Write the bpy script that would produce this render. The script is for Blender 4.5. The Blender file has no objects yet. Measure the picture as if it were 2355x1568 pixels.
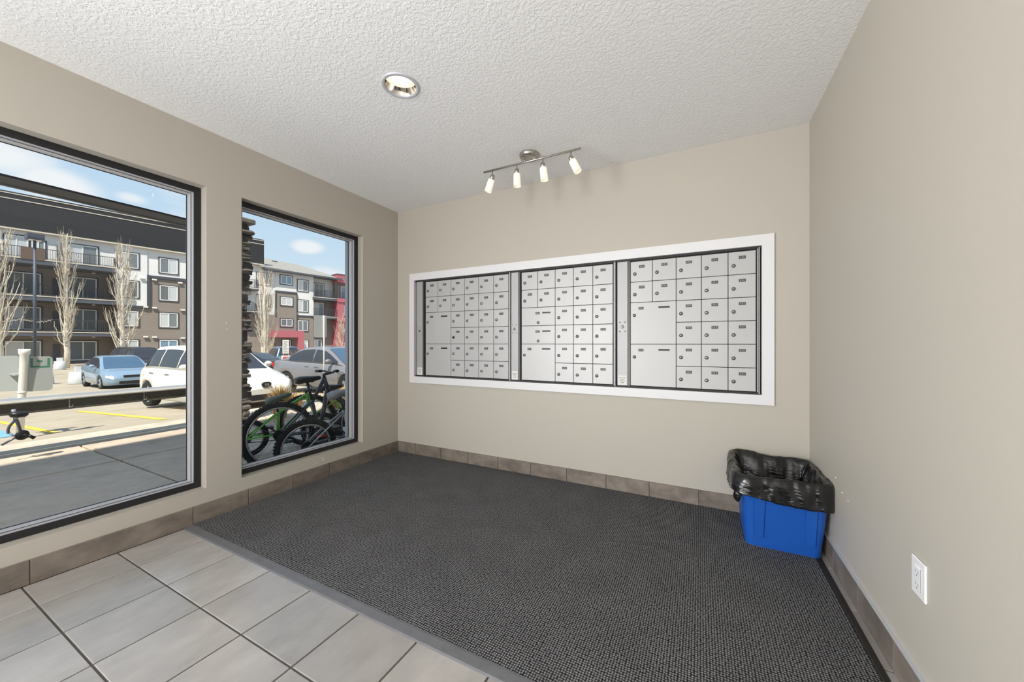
import bpy, math, random
from mathutils import Vector, Matrix

random.seed(7)
S = bpy.context.scene
COL = S.collection
R = math.radians

# ------------------------------------------------------------------ camera
cam = bpy.data.cameras.new('camera')
cam.sensor_width = 36.0
cam.lens = 842.0 / 2355.0 * 36.0
cam.shift_y = 5.0 / 2355.0
cam.clip_start = 0.02
cam.clip_end = 400
co = bpy.data.objects.new('camera', cam)
COL.objects.link(co)
YAW = R(27.19)
co.rotation_euler = (R(90), 0, YAW)
S.camera = co

# ------------------------------------------------------------------ view
S.view_settings.view_transform = 'Standard'
S.view_settings.look = 'None'
S.view_settings.gamma = 1.0
S.view_settings.use_curve_mapping = False
S.view_settings.exposure = 0.45
S.cycles.max_bounces = 10
S.cycles.diffuse_bounces = 6
S.cycles.glossy_bounces = 4
S.cycles.transparent_max_bounces = 12
S.cycles.caustics_reflective = False
S.cycles.caustics_refractive = False
S.cycles.use_denoising = True

# ------------------------------------------------------------------ sky
W = bpy.data.worlds.new('sky')
S.world = W
W.use_nodes = True
nt = W.node_tree
nt.nodes.clear()
def N(t, kind, **kw):
    n = t.nodes.new(kind)
    for k, v in kw.items():
        setattr(n, k, v)
    return n
def ramp(t, stops, interp='LINEAR'):
    n = t.nodes.new('ShaderNodeValToRGB')
    n.color_ramp.interpolation = interp
    el = n.color_ramp.elements
    while len(el) < len(stops):
        el.new(0.5)
    for e, (p, c) in zip(el, stops):
        e.position = p
        e.color = (*c, 1) if len(c) == 3 else c
    return n
tc = N(nt, 'ShaderNodeTexCoord')
sep = N(nt, 'ShaderNodeSeparateXYZ')
nt.links.new(tc.outputs['Generated'], sep.inputs[0])
grad = ramp(nt, [(0.0, (.56, .63, .69)), (.12, (.50, .60, .69)), (.27, (.41, .54, .675)), (.6, (.31, .44, .62)), (1.0, (.25, .37, .56))])
nt.links.new(sep.outputs['Z'], grad.inputs[0])
# fair weather clouds over the whole sky, drifting in long flat patches
mp = N(nt, 'ShaderNodeMapping')
mp.inputs['Scale'].default_value = (1, 1, 2.6)
nt.links.new(tc.outputs['Generated'], mp.inputs[0])
noi = N(nt, 'ShaderNodeTexNoise')
noi.inputs['Scale'].default_value = 2.3
noi.inputs['Detail'].default_value = 6
noi.inputs['Roughness'].default_value = .52
nt.links.new(mp.outputs[0], noi.inputs['Vector'])
cover = ramp(nt, [(.57, (0, 0, 0)), (.72, (1, 1, 1))])
nt.links.new(noi.outputs['Fac'], cover.inputs[0])
last = cover.outputs[0]
def px_dir(u, v):
    a = math.atan2((u - 1177.5), 842.0)
    x, z = (u - 1177.5) / 842.0, -(v - 789) / 842.0
    d = Vector((-math.sin(YAW) + math.cos(YAW) * x, math.cos(YAW) + math.sin(YAW) * x, z))
    return d.normalized()
wob = N(nt, 'ShaderNodeTexNoise')
wob.inputs['Scale'].default_value = 9
wob.inputs['Detail'].default_value = 5
nt.links.new(tc.outputs['Generated'], wob.inputs['Vector'])
# the single clouds of the day: unit directions, size, flatness
for (d, rad, amp) in (((-.955, .11, .283), .085, 1.0), ((-.943, .195, .262), .062, 1.0), ((-.924, .276, .265), .026, .8),
                      ((-.81, .543, .224), .032, .95), ((-.793, .590, .165), .05, .7), ((-.95, -.15, .30), .12, .8)):
    dv = Vector(d).normalized()
    sub = N(nt, 'ShaderNodeVectorMath', operation='SUBTRACT')
    nt.links.new(tc.outputs['Generated'], sub.inputs[0])
    sub.inputs[1].default_value = dv
    scl = N(nt, 'ShaderNodeVectorMath', operation='MULTIPLY')
    nt.links.new(sub.outputs[0], scl.inputs[0])
    scl.inputs[1].default_value = (1, 1, 2.4)
    ln = N(nt, 'ShaderNodeVectorMath', operation='LENGTH')
    nt.links.new(scl.outputs[0], ln.inputs[0])
    a = N(nt, 'ShaderNodeMath', operation='MULTIPLY_ADD')
    nt.links.new(wob.outputs['Fac'], a.inputs[0])
    a.inputs[1].default_value = -rad * 1.5
    nt.links.new(ln.outputs['Value'], a.inputs[2])
    mr = N(nt, 'ShaderNodeMapRange', clamp=True, interpolation_type='SMOOTHSTEP')
    nt.links.new(a.outputs[0], mr.inputs['Value'])
    mr.inputs['From Min'].default_value = rad * .55
    mr.inputs['From Max'].default_value = -rad * .35
    mr.inputs['To Max'].default_value = amp
    mx = N(nt, 'ShaderNodeMath', operation='MAXIMUM')
    nt.links.new(last, mx.inputs[0])
    nt.links.new(mr.outputs[0], mx.inputs[1])
    last = mx.outputs[0]
mix = N(nt, 'ShaderNodeMix', data_type='RGBA')
nt.links.new(last, mix.inputs[0])
nt.links.new(grad.outputs[0], mix.inputs[6])
mix.inputs[7].default_value = (.68, .69, .715, 1)
bg = N(nt, 'ShaderNodeBackground')
bg.inputs['Strength'].default_value = 1.0
nt.links.new(mix.outputs[2], bg.inputs[0])
wo = N(nt, 'ShaderNodeOutputWorld')
nt.links.new(bg.outputs[0], wo.inputs[0])

# ------------------------------------------------------------------ sun and large lights
SUN_DIR = Vector((0.28, -0.55, 1.0)).normalized()
sl = bpy.data.lights.new('sun', 'SUN')
sl.energy = 4.6
sl.angle = R(0.53)
sl.color = (1.0, .93, .82)
so = bpy.data.objects.new('sun', sl)
so.rotation_euler = SUN_DIR.to_track_quat('Z', 'Y').to_euler()
COL.objects.link(so)

def area(name, loc, target, sx, sy, power, color):
    l = bpy.data.lights.new(name, 'AREA')
    l.shape = 'RECTANGLE'
    l.size, l.size_y = sx, sy
    l.energy = power
    l.color = color
    o = bpy.data.objects.new(name, l)
    o.location = loc
    o.rotation_euler = (Vector(loc) - Vector(target)).to_track_quat('Z', 'Y').to_euler()
    COL.objects.link(o)
    return o
# added fill lamp behind the photographer, standing in for an unseen entrance
area('side_fill', (-2.6, -2.45, .15), (.59, -2.0, .12), 1.8, 2.2, 155, (.98, .99, 1.0))
# second added lamp near the floor, aimed up to brighten the ceiling
area('ceiling_fill', (-1.2, -1.9, -1.0), (-1.1, -.9, 1.3), 2.8, 2.2, 124, (.955, .972, 1.0))

# ------------------------------------------------------------------ mesh helpers
class MB:
    def __init__(s):
        s.v, s.f, s.m, s.s = [], [], [], []
    def add(s, vs, fs, mat=0, smooth=False):
        o = len(s.v)
        s.v += [tuple(p) for p in vs]
        for f in fs:
            s.f.append([i + o for i in f])
            s.m.append(mat)
            s.s.append(smooth)
        return s
    def box(s, x0, x1, y0, y1, z0, z1, mat=0):
        return s.add([(x0, y0, z0), (x1, y0, z0), (x1, y1, z0), (x0, y1, z0), (x0, y0, z1), (x1, y0, z1), (x1, y1, z1), (x0, y1, z1)],
                     [(0, 3, 2, 1), (4, 5, 6, 7), (0, 1, 5, 4), (1, 2, 6, 5), (2, 3, 7, 6), (3, 0, 4, 7)], mat)
    def bevbox(s, x0, x1, y0, y1, z0, z1, b, mat=0):
        """a box whose twelve edges are chamfered by b"""
        vs, ids = [], {}
        X, Y, Z = (x0, x1), (y0, y1), (z0, z1)
        sg = (1, -1)
        for i in (0, 1):
            for j in (0, 1):
                for k in (0, 1):
                    for ax in range(3):
                        p = [X[i] + sg[i] * b, Y[j] + sg[j] * b, Z[k] + sg[k] * b]
                        p[ax] = (X[i], Y[j], Z[k])[ax]
                        ids[(i, j, k, ax)] = len(vs)
                        vs.append(p)
        fs = []
        q = lambda *a: [ids[t] for t in a]
        for i in (0, 1):
            fs.append(q((i, 0, 0, 0), (i, 1, 0, 0), (i, 1, 1, 0), (i, 0, 1, 0)))
            fs.append(q((0, i, 0, 1), (1, i, 0, 1), (1, i, 1, 1), (0, i, 1, 1)))
            fs.append(q((0, 0, i, 2), (1, 0, i, 2), (1, 1, i, 2), (0, 1, i, 2)))
        for i in (0, 1):
            for j in (0, 1):
                fs.append(q((i, j, 0, 0), (i, j, 1, 0), (i, j, 1, 1), (i, j, 0, 1)))
                fs.append(q((i, 0, j, 0), (i, 1, j, 0), (i, 1, j, 2), (i, 0, j, 2)))
                fs.append(q((0, i, j, 1), (1, i, j, 1), (1, i, j, 2), (0, i, j, 2)))
                for k in (0, 1):
                    fs.append(q((i, j, k, 0), (i, j, k, 1), (i, j, k, 2)))
        c = Vector(((x0 + x1) / 2, (y0 + y1) / 2, (z0 + z1) / 2))
        out = []
        for f in fs:
            a, b_, d = (Vector(vs[t]) for t in f[:3])
            nrm = (b_ - a).cross(d - a)
            mid = sum((Vector(vs[t]) for t in f), Vector()) / len(f)
            out.append(f if nrm.dot(mid - c) > 0 else f[::-1])
        return s.add(vs, out, mat)
    def tube(s, pts, r, n=8, mat=0, caps=True):
        pts = [Vector(p) for p in pts]
        rs = r if isinstance(r, (list, tuple)) else [r] * len(pts)
        rings, vs = [], []
        up = None
        for i, p in enumerate(pts):
            t = (pts[min(i + 1, len(pts) - 1)] - pts[max(i - 1, 0)])
            t = t.normalized() if t.length > 1e-9 else Vector((0, 0, 1))
            if up is None:
                up = Vector((0, 0, 1)) if abs(t.z) < .9 else Vector((1, 0, 0))
            a = t.cross(up)
            if a.length < 1e-6:
                a = t.cross(Vector((0, 1, 0)))
            a.normalize()
            b = a.cross(t)
            up = b
            for k in range(n):
                w = 2 * math.pi * k / n
                vs.append(p + (a * math.cos(w) + b * math.sin(w)) * rs[i])
        fs = []
        for i in range(len(pts) - 1):
            for k in range(n):
                k2 = (k + 1) % n
                fs.append((i * n + k, (i + 1) * n + k, (i + 1) * n + k2, i * n + k2))
        s.add(vs, fs, mat, n > 4)
        if caps:
            o = len(s.v) - len(vs)
            s.f.append([o + k for k in range(n)]); s.m.append(mat); s.s.append(False)
            s.f.append([o + (len(pts) - 1) * n + k for k in reversed(range(n))]); s.m.append(mat); s.s.append(False)
        return s
    def lathe(s, prof, n=24, mat=0, M=None, close=False, smooth=True):
        """prof: (radius, height) about local z"""
        vs, fs = [], []
        for (r, z) in prof:
            for k in range(n):
                w = 2 * math.pi * k / n
                p = Vector((r * math.cos(w), r * math.sin(w), z))
                vs.append(M @ p if M else p)
        L = len(prof)
        for i in range(L if close else L - 1):
            j = (i + 1) % L
            for k in range(n):
                k2 = (k + 1) % n
                fs.append((i * n + k, i * n + k2, j * n + k2, j * n + k))
        return s.add(vs, fs, mat, smooth)
    def loft(s, rings, mat=0, smooth=True, closed=True, caps=False):
        n = len(rings[0])
        vs = [p for r in rings for p in r]
        fs = []
        for i in range(len(rings) - 1):
            for k in range(n if closed else n - 1):
                k2 = (k + 1) % n
                fs.append((i * n + k, i * n + k2, (i + 1) * n + k2, (i + 1) * n + k))
        o = len(s.v)
        s.add(vs, fs, mat, smooth)
        if caps:
            s.f.append([o + k for k in reversed(range(n))]); s.m.append(mat); s.s.append(False)
            s.f.append([o + (len(rings) - 1) * n + k for k in range(n)]); s.m.append(mat); s.s.append(False)
        return s
    def prism(s, poly, d0, d1, axis='y', mat=0):
        """poly of 2d points, extruded along axis from d0 to d1"""
        n = len(poly)
        def P(a, b, d):
            return {'y': (a, d, b), 'x': (d, a, b), 'z': (a, b, d)}[axis]
        vs = [P(a, b, d0) for a, b in poly] + [P(a, b, d1) for a, b in poly]
        fs = [list(range(n)), list(range(2 * n - 1, n - 1, -1))]
        fs += [(k, n + k, n + (k + 1) % n, (k + 1) % n) for k in range(n)]
        return s.add(vs, fs, mat)
    def build(s, name, mats, parent=None, fix=True):
        me = bpy.data.meshes.new(name)
        me.from_pydata(s.v, [], s.f)
        if not isinstance(mats, (list, tuple)):
            mats = [mats]
        for m in mats:
            me.materials.append(m)
        me.polygons.foreach_set('material_index', s.m)
        me.polygons.foreach_set('use_smooth', s.s)
        me.update()
        o = bpy.data.objects.new(name, me)
        COL.objects.link(o)
        if parent is not None:
            o.parent = parent
        return o

def Mat4(loc, z=(0, 0, 1)):
    q = Vector(z).to_track_quat('Z', 'Y')
    return Matrix.Translation(Vector(loc)) @ q.to_matrix().to_4x4()
def empty(name, loc=(0, 0, 0), rz=0, rot=None):
    o = bpy.data.objects.new(name, None)
    o.location = loc
    o.rotation_euler = rot or (0, 0, rz)
    o.empty_display_size = .1
    COL.objects.link(o)
    return o
def tag(o, label=None, cat=None, group=None, kind=None):
    for k, v in (('label', label), ('category', cat), ('group', group), ('kind', kind)):
        if v:
            o[k] = v
    return o
def copy_tree(o, parent=None):
    c = o.copy()
    COL.objects.link(c)
    c.parent = parent
    for ch in list(o.children):
        copy_tree(ch, c)
    return c

# ------------------------------------------------------------------ materials
def srgb(r, g, b):
    f = lambda c: (c / 255 / 12.92) if c / 255 <= .04045 else ((c / 255 + .055) / 1.055) ** 2.4
    return (f(r), f(g), f(b))
def mat(name, col, rough=.5, metal=0, spec=.5, var=0, vscale=6, bump=0, bscale=40, bdetail=3, emit=0, rnd=0, stretch=None, coat=0, bdist=.01):
    m = bpy.data.materials.new(name)
    m.use_nodes = True
    t = m.node_tree
    p = t.nodes['Principled BSDF']
    p.inputs['Base Color'].default_value = (*col, 1)
    p.inputs['Roughness'].default_value = rough
    p.inputs['Metallic'].default_value = metal
    p.inputs['Specular IOR Level'].default_value = spec
    p.inputs['Coat Weight'].default_value = coat
    if emit:
        p.inputs['Emission Color'].default_value = (*col, 1)
        p.inputs['Emission Strength'].default_value = emit
    vec = None
    if var or bump:
        c = N(t, 'ShaderNodeTexCoord')
        vec = c.outputs['Object']
        if stretch:
            mp = N(t, 'ShaderNodeMapping')
            mp.inputs['Scale'].default_value = stretch
            t.links.new(vec, mp.inputs[0])
            vec = mp.outputs[0]
        if rnd:
            oi = N(t, 'ShaderNodeObjectInfo')
            ad = N(t, 'ShaderNodeVectorMath', operation='MULTIPLY_ADD')
            t.links.new(oi.outputs['Random'], ad.inputs[0])
            ad.inputs[1].default_value = (17, 31, 9)
            t.links.new(vec, ad.inputs[2])
            vec = ad.outputs[0]
    out = None
    if var:
        n = N(t, 'ShaderNodeTexNoise')
        n.inputs['Scale'].default_value = vscale
        n.inputs['Detail'].default_value = 6
        n.inputs['Roughness'].default_value = .62
        t.links.new(vec, n.inputs['Vector'])
        lo = tuple(c * (1 - var) for c in col)
        hi = tuple(min(1, c * (1 + var)) for c in col)
        rp = ramp(t, [(.3, lo), (.7, hi)])
        t.links.new(n.outputs['Fac'], rp.inputs[0])
        out = rp.outputs[0]
    if rnd:
        oi = N(t, 'ShaderNodeObjectInfo')
        mr = N(t, 'ShaderNodeMapRange')
        mr.inputs['To Min'].default_value = 1 - rnd
        mr.inputs['To Max'].default_value = 1 + rnd
        t.links.new(oi.outputs['Random'], mr.inputs['Value'])
        vm = N(t, 'ShaderNodeVectorMath', operation='SCALE')
        if out:
            t.links.new(out, vm.inputs[0])
        else:
            vm.inputs[0].default_value = col
        t.links.new(mr.outputs[0], vm.inputs['Scale'])
        out = vm.outputs[0]
    if out:
        t.links.new(out, p.inputs['Base Color'])
    if bump:
        n = N(t, 'ShaderNodeTexNoise')
        n.inputs['Scale'].default_value = bscale
        n.inputs['Detail'].default_value = bdetail
        t.links.new(vec, n.inputs['Vector'])
        b = N(t, 'ShaderNodeBump')
        b.inputs['Strength'].default_value = bump
        b.inputs['Distance'].default_value = bdist
        t.links.new(n.outputs['Fac'], b.inputs['Height'])
        t.links.new(b.outputs[0], p.inputs['Normal'])
    return m

M = {}
M['wall'] = mat('greige_wall_paint', srgb(186, 180.5, 170), .55, spec=.3, bump=.08, bscale=160, bdist=.002)
# ceiling: knock-down plaster, flat-topped spatters
m = mat('knockdown_ceiling', (.82, .82, .825), .8, spec=.2)
t = m.node_tree
c = N(t, 'ShaderNodeTexCoord')
n1 = N(t, 'ShaderNodeTexNoise'); n1.inputs['Scale'].default_value = 62; n1.inputs['Detail'].default_value = 3.5; n1.inputs['Distortion'].default_value = .6
t.links.new(c.outputs['Object'], n1.inputs['Vector'])
rp = ramp(t, [(.44, (0, 0, 0)), (.56, (1, 1, 1))])
t.links.new(n1.outputs['Fac'], rp.inputs[0])
b = N(t, 'ShaderNodeBump'); b.inputs['Strength'].default_value = .32; b.inputs['Distance'].default_value = .005
t.links.new(rp.outputs[0], b.inputs['Height'])
t.links.new(b.outputs[0], t.nodes['Principled BSDF'].inputs['Normal'])
M['ceiling'] = m
def tile_mat(name, col, rough, rnd, var=.15, vs=3.2, st=(2.2, 1.1, 1.6)):
    m = mat(name, col, rough, spec=.5, var=var, vscale=vs, rnd=rnd, stretch=st, bump=.12, bscale=14, bdist=.004)
    return m
M['tile'] = tile_mat('taupe_porcelain_tile', srgb(160, 156, 152), .2, .09)
M['base_tile'] = tile_mat('taupe_skirting_tile', srgb(124, 115, 106), .42, .12, .34, 5.5, (1.6, 1.2, 2.2))
M['grout'] = mat('dark_grout', srgb(92, 88, 84), .9, spec=.2, bump=.2, bscale=200)
M['base_grout'] = mat('pale_grout', srgb(150, 142, 132), .9, spec=.2)
M['cap'] = mat('pale_trim_edge', srgb(196, 198, 206), .35, metal=.2)
# carpet: looped charcoal pile in short rows
m = mat('charcoal_loop_carpet', (.05, .05, .052), .95, spec=.1)
t = m.node_tree; p = t.nodes['Principled BSDF']
c = N(t, 'ShaderNodeTexCoord')
vo = N(t, 'ShaderNodeTexVoronoi'); vo.inputs['Scale'].default_value = 105; vo.inputs['Randomness'].default_value = .26
t.links.new(c.outputs['Object'], vo.inputs['Vector'])
rp = ramp(t, [(.06, (.36, .36, .365)), (.33, (.125, .124, .127)), (.60, (.010, .010, .011))])
t.links.new(vo.outputs['Distance'], rp.inputs[0])
n1 = N(t, 'ShaderNodeTexNoise'); n1.inputs['Scale'].default_value = 5; n1.inputs['Detail'].default_value = 5
t.links.new(c.outputs['Object'], n1.inputs['Vector'])
mr = N(t, 'ShaderNodeMapRange'); mr.inputs['From Min'].default_value = .3; mr.inputs['From Max'].default_value = .7; mr.inputs['To Min'].default_value = .9; mr.inputs['To Max'].default_value = 1.1
t.links.new(n1.outputs['Fac'], mr.inputs['Value'])
vm = N(t, 'ShaderNodeVectorMath', operation='SCALE')
t.links.new(rp.outputs[0], vm.inputs[0]); t.links.new(mr.outputs[0], vm.inputs['Scale'])
t.links.new(vm.outputs[0], p.inputs['Base Color'])
iv = N(t, 'ShaderNodeMath', operation='MULTIPLY'); iv.inputs[1].default_value = -1
t.links.new(vo.outputs['Distance'], iv.inputs[0])
b = N(t, 'ShaderNodeBump'); b.inputs['Strength'].default_value = .8; b.inputs['Distance'].default_value = .006
t.links.new(iv.outputs[0], b.inputs['Height']); t.links.new(b.outputs[0], p.inputs['Normal'])
M['carpet'] = m
M['rubber'] = mat('grey_rubber_edging', srgb(98, 98, 101), .42, var=.12, vscale=20)
M['rubber_dark'] = mat('dark_rubber_edging', srgb(46, 43, 40), .5, var=.12, vscale=20)
M['white'] = mat('white_trim_paint', srgb(224, 224, 226), .4, spec=.4)
M['plastic_white'] = mat('white_plastic', srgb(236, 236, 236), .3)
M['dark'] = mat('dark_shadow_gap', srgb(40, 40, 40), .6)
M['slot'] = mat('black_plastic', srgb(18, 18, 20), .4)
M['alu'] = mat('brushed_aluminium', srgb(176, 176, 178), .5, metal=.25, var=.05, vscale=40, stretch=(30, 30, 1))
M['alu_dark'] = mat('dark_anodised_channel', srgb(96, 95, 92), .4, metal=.6)
M['door_metal'] = mat('silver_grey_enamel', srgb(184, 184, 184), .42, metal=.15, spec=.5, rnd=.02)
M['plate'] = mat('charcoal_number_plate', srgb(74, 74, 74), .45)
M['plate_mark'] = mat('pale_engraving', srgb(170, 170, 170), .5)
M['chrome'] = mat('satin_nickel', srgb(176, 172, 166), .28, metal=.9)
M['mirror'] = mat('polished_reflector', srgb(225, 220, 212), .08, metal=1)
M['steel_lock'] = mat('steel_lock_face', srgb(150, 150, 148), .3, metal=.85)
M['paper'] = mat('white_paper_label', srgb(225, 225, 222), .7)
M['ink'] = mat('grey_print', srgb(120, 120, 120), .8)
M['frame'] = mat('black_window_frame', srgb(40, 39, 40), .5, spec=.35)
M['stop'] = mat('grey_aluminium_stop', srgb(196, 196, 200), .35, metal=.15)
M['gasket'] = mat('dark_gasket', srgb(66, 62, 62), .6)
M['bulb'] = mat('warm_lit_lens', (.95, .80, .58), .5, emit=1.3)
M['shade'] = mat('lit_frosted_glass', (.80, .73, .61), .4, emit=.42)
M['bin'] = mat('blue_bin_plastic', srgb(24, 84, 172), .42, spec=.45, bump=.06, bscale=300, bdist=.002)
M['bag'] = mat('black_bag_film', srgb(22, 22, 23), .2, spec=.6, bump=.3, bscale=20, bdetail=3, bdist=.012, stretch=(1, 1, 2.6))
# clear glazing: mostly see-through with a mirror share that grows at grazing angles
def glass(name, tint, refl):
    m = bpy.data.materials.new(name); m.use_nodes = True
    t = m.node_tree; t.nodes.clear()
    tr = N(t, 'ShaderNodeBsdfTransparent'); tr.inputs[0].default_value = (*tint, 1)
    gl = N(t, 'ShaderNodeBsdfGlossy'); gl.inputs['Roughness'].default_value = .01
    fr = N(t, 'ShaderNodeFresnel'); fr.inputs['IOR'].default_value = refl
    mx = N(t, 'ShaderNodeMixShader')
    t.links.new(fr.outputs[0], mx.inputs[0]); t.links.new(tr.outputs[0], mx.inputs[1]); t.links.new(gl.outputs[0], mx.inputs[2])
    o = N(t, 'ShaderNodeOutputMaterial'); t.links.new(mx.outputs[0], o.inputs[0])
    return m
M['glass'] = glass('clear_window_glass', (.97, .985, .98), 1.22)
# outdoors
M['concrete'] = mat('sidewalk_concrete', srgb(200, 184, 168), .9, spec=.2, var=.14, vscale=5, rnd=.04, bump=.25, bscale=90, bdist=.004)
# trodden gum and dirt specks on the sidewalk
t = M['concrete'].node_tree; p = t.nodes['Principled BSDF']
src = p.inputs['Base Color'].links[0].from_socket
c = N(t, 'ShaderNodeTexCoord')
vo = N(t, 'ShaderNodeTexVoronoi'); vo.inputs['Scale'].default_value = 4.2
t.links.new(c.outputs['Object'], vo.inputs['Vector'])
dn = N(t, 'ShaderNodeTexNoise'); dn.inputs['Scale'].default_value = 30
t.links.new(c.outputs['Object'], dn.inputs['Vector'])
ad = N(t, 'ShaderNodeMath', operation='MULTIPLY_ADD'); t.links.new(dn.outputs['Fac'], ad.inputs[0]); ad.inputs[1].default_value = .10; t.links.new(vo.outputs['Distance'], ad.inputs[2])
rp = ramp(t, [(.085, (1, 1, 1)), (.10, (0, 0, 0))]); t.links.new(ad.outputs[0], rp.inputs[0])
mx = N(t, 'ShaderNodeMix', data_type='RGBA'); t.links.new(rp.outputs[0], mx.inputs[0]); t.links.new(src, mx.inputs[6]); mx.inputs[7].default_value = (.06, .055, .05, 1)
t.links.new(mx.outputs[2], p.inputs['Base Color'])
M['kerb'] = mat('kerb_concrete', srgb(194, 184, 168), .9, spec=.2, var=.14, vscale=4, bump=.2, bscale=60)
M['asphalt'] = mat('sun_bleached_asphalt', srgb(174, 163, 146), .95, spec=.15, var=.12, vscale=1.2, bump=.5, bscale=60, bdist=.01)
M['yellow'] = mat('worn_yellow_paint', srgb(226, 190, 70), .8, var=.15, vscale=8)
M['blue_paint'] = mat('worn_blue_paint', srgb(120, 170, 205), .8, var=.15, vscale=8)
M['rail'] = mat('dark_speckled_rail', srgb(88, 82, 72), .6, var=.3, vscale=40)
M['rail_top'] = mat('galvanised_rail_top', srgb(188, 182, 172), .5, metal=.3, var=.1, vscale=10)
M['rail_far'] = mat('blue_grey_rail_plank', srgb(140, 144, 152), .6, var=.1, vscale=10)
M['soffit'] = mat('black_canopy_board', srgb(40, 40, 46), .6, var=.15, vscale=10)
M['soffit_lip'] = mat('grey_canopy_lip', srgb(150, 145, 140), .5)
M['stone'] = mat('dark_ledge_stone', srgb(98, 92, 88), .8, var=.35, vscale=9, rnd=.35, bump=.6, bscale=14, bdist=.02)
M['capstone'] = mat('grey_cap_stone', srgb(128, 122, 116), .85, var=.15)
M['ext_wall'] = mat('outer_wall_stucco', srgb(150, 146, 140), .9)
def siding(name, col, pitch=.115):
    m = mat(name, col, .75, spec=.25, var=.05, vscale=.6)
    t = m.node_tree
    c = N(t, 'ShaderNodeTexCoord'); s = N(t, 'ShaderNodeSeparateXYZ')
    t.links.new(c.outputs['Object'], s.inputs[0])
    d = N(t, 'ShaderNodeMath', operation='DIVIDE'); d.inputs[1].default_value = pitch
    t.links.new(s.outputs['Z'], d.inputs[0])
    f = N(t, 'ShaderNodeMath', operation='FRACT'); t.links.new(d.outputs[0], f.inputs[0])
    i = N(t, 'ShaderNodeMath', operation='MULTIPLY'); i.inputs[1].default_value = -1; t.links.new(f.outputs[0], i.inputs[0])
    b = N(t, 'ShaderNodeBump'); b.inputs['Strength'].default_value = .9; b.inputs['Distance'].default_value = .02
    t.links.new(i.outputs[0], b.inputs['Height']); t.links.new(b.outputs[0], t.nodes['Principled BSDF'].inputs['Normal'])
    return m
M['side_white'] = siding('white_lap_siding', srgb(216, 214, 213))
M['side_brown'] = siding('brown_lap_siding', srgb(136, 126, 118))
M['trim_dark'] = mat('charcoal_trim', srgb(72, 74, 82), .6)
M['fascia'] = mat('slate_fascia', srgb(84, 88, 98), .6)
M['cream'] = mat('cream_soffit', srgb(196, 184, 160), .7)
M['parapet'] = mat('black_parapet_cladding', srgb(34, 34, 37), .6, var=.12, vscale=3)
M['flash'] = mat('pale_metal_flashing', srgb(205, 195, 180), .4)
M['shingle'] = mat('tan_roof_shingle', srgb(150, 147, 142), .95, spec=.1, var=.12, vscale=3.5, bump=.3, bscale=30)
M['red'] = mat('crimson_panel', srgb(178, 100, 110), .6, var=.05)
M['win_white'] = mat('white_vinyl_frame', srgb(232, 230, 226), .5)
M['pane_dark'] = mat('dim_window_pane', srgb(112, 118, 122), .08, spec=.9, rnd=.25)
M['pane_pale'] = mat('curtained_window_pane', srgb(196, 198, 200), .12, spec=.7, rnd=.1)
M['pane_blue'] = mat('sky_lit_window_pane', srgb(118, 146, 168), .08, spec=.9)
M['rail_bar'] = mat('dark_balcony_bars', srgb(70, 68, 68), .5)
M['screen'] = mat('grey_balcony_screen', srgb(150, 160, 166), .2)
M['panel_brown'] = mat('brown_privacy_screen', srgb(104, 86, 76), .8)
M['lamp_grey'] = mat('slate_lamp_post', srgb(74, 80, 94), .5)
M['bark'] = mat('pale_poplar_bark', srgb(212, 203, 188), .9, var=.22, vscale=3)
M['twig'] = mat('tan_bare_twig', srgb(190, 174, 152), .9, var=.2, vscale=5)
M['straw'] = mat('dry_straw_grass', srgb(214, 180, 122), .9, var=.3, vscale=14)
M['rust'] = mat('rusty_dry_foliage', srgb(196, 146, 98), .9, var=.35, vscale=4)
M['white_post'] = mat('white_painted_post', srgb(232, 230, 224), .5, var=.04)
M['sign_grey'] = mat('grey_sign_back', srgb(176, 180, 180), .45, metal=.2)
M['sign_green'] = mat('green_sign_print', srgb(62, 134, 104), .5)
M['sign_white'] = mat('white_sign_face', srgb(226, 228, 226), .5)
M['sign_red'] = mat('red_sign_face', srgb(206, 70, 62), .5)
M['planter'] = mat('pale_concrete_planter', srgb(196, 200, 202), .85, var=.08)
M['timber'] = mat('weathered_timber', srgb(160, 140, 118), .9, var=.2)
M['tyre'] = mat('black_tyre_rubber', srgb(34, 34, 36), .8, bump=.6, bscale=40)
M['knob_tyre'] = mat('knobbly_bike_tyre', srgb(30, 30, 34), .85, bump=1.0, bscale=70, bdist=.01)
M['alloy'] = mat('alloy_rim', srgb(190, 192, 194), .3, metal=.7)
M['spoke'] = mat('steel_spoke', srgb(150, 152, 155), .35, metal=.7)
M['black_metal'] = mat('black_metal', srgb(26, 26, 29), .4)
M['saddle'] = mat('black_saddle_vinyl', srgb(28, 29, 33), .38)
M['saddle_grey'] = mat('grey_saddle_vinyl', srgb(150, 148, 146), .5)
M['saddle_green'] = mat('grey_green_saddle', srgb(92, 108, 98), .5)
M['reflector'] = mat('red_reflector', srgb(220, 50, 40), .25)
def paint(name, col, metal=.0):
    return mat(name, col, .28, metal=metal, spec=.5, coat=.6)
M['p_white'] = paint('white_car_paint', srgb(236, 235, 230))
M['p_blue'] = paint('pale_blue_car_paint', srgb(140, 164, 186), .25)
M['p_grey'] = paint('grey_car_paint', srgb(140, 138, 142), .25)
M['p_dark'] = paint('charcoal_car_paint', srgb(44, 44, 50), .1)
M['p_steel'] = paint('steel_blue_car_paint', srgb(98, 124, 150), .2)
M['car_glass'] = mat('tinted_car_glass', srgb(58, 62, 70), .06, spec=.35)
M['car_glass_blue'] = mat('windscreen_glass', srgb(70, 96, 122), .06, spec=.4)
M['car_black'] = mat('car_black_trim', srgb(30, 30, 32), .5)
M['headlamp'] = mat('clear_headlamp', srgb(206, 208, 206), .12, spec=.8)
M['taillamp'] = mat('red_tail_lamp', srgb(200, 30, 36), .2)
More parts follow.
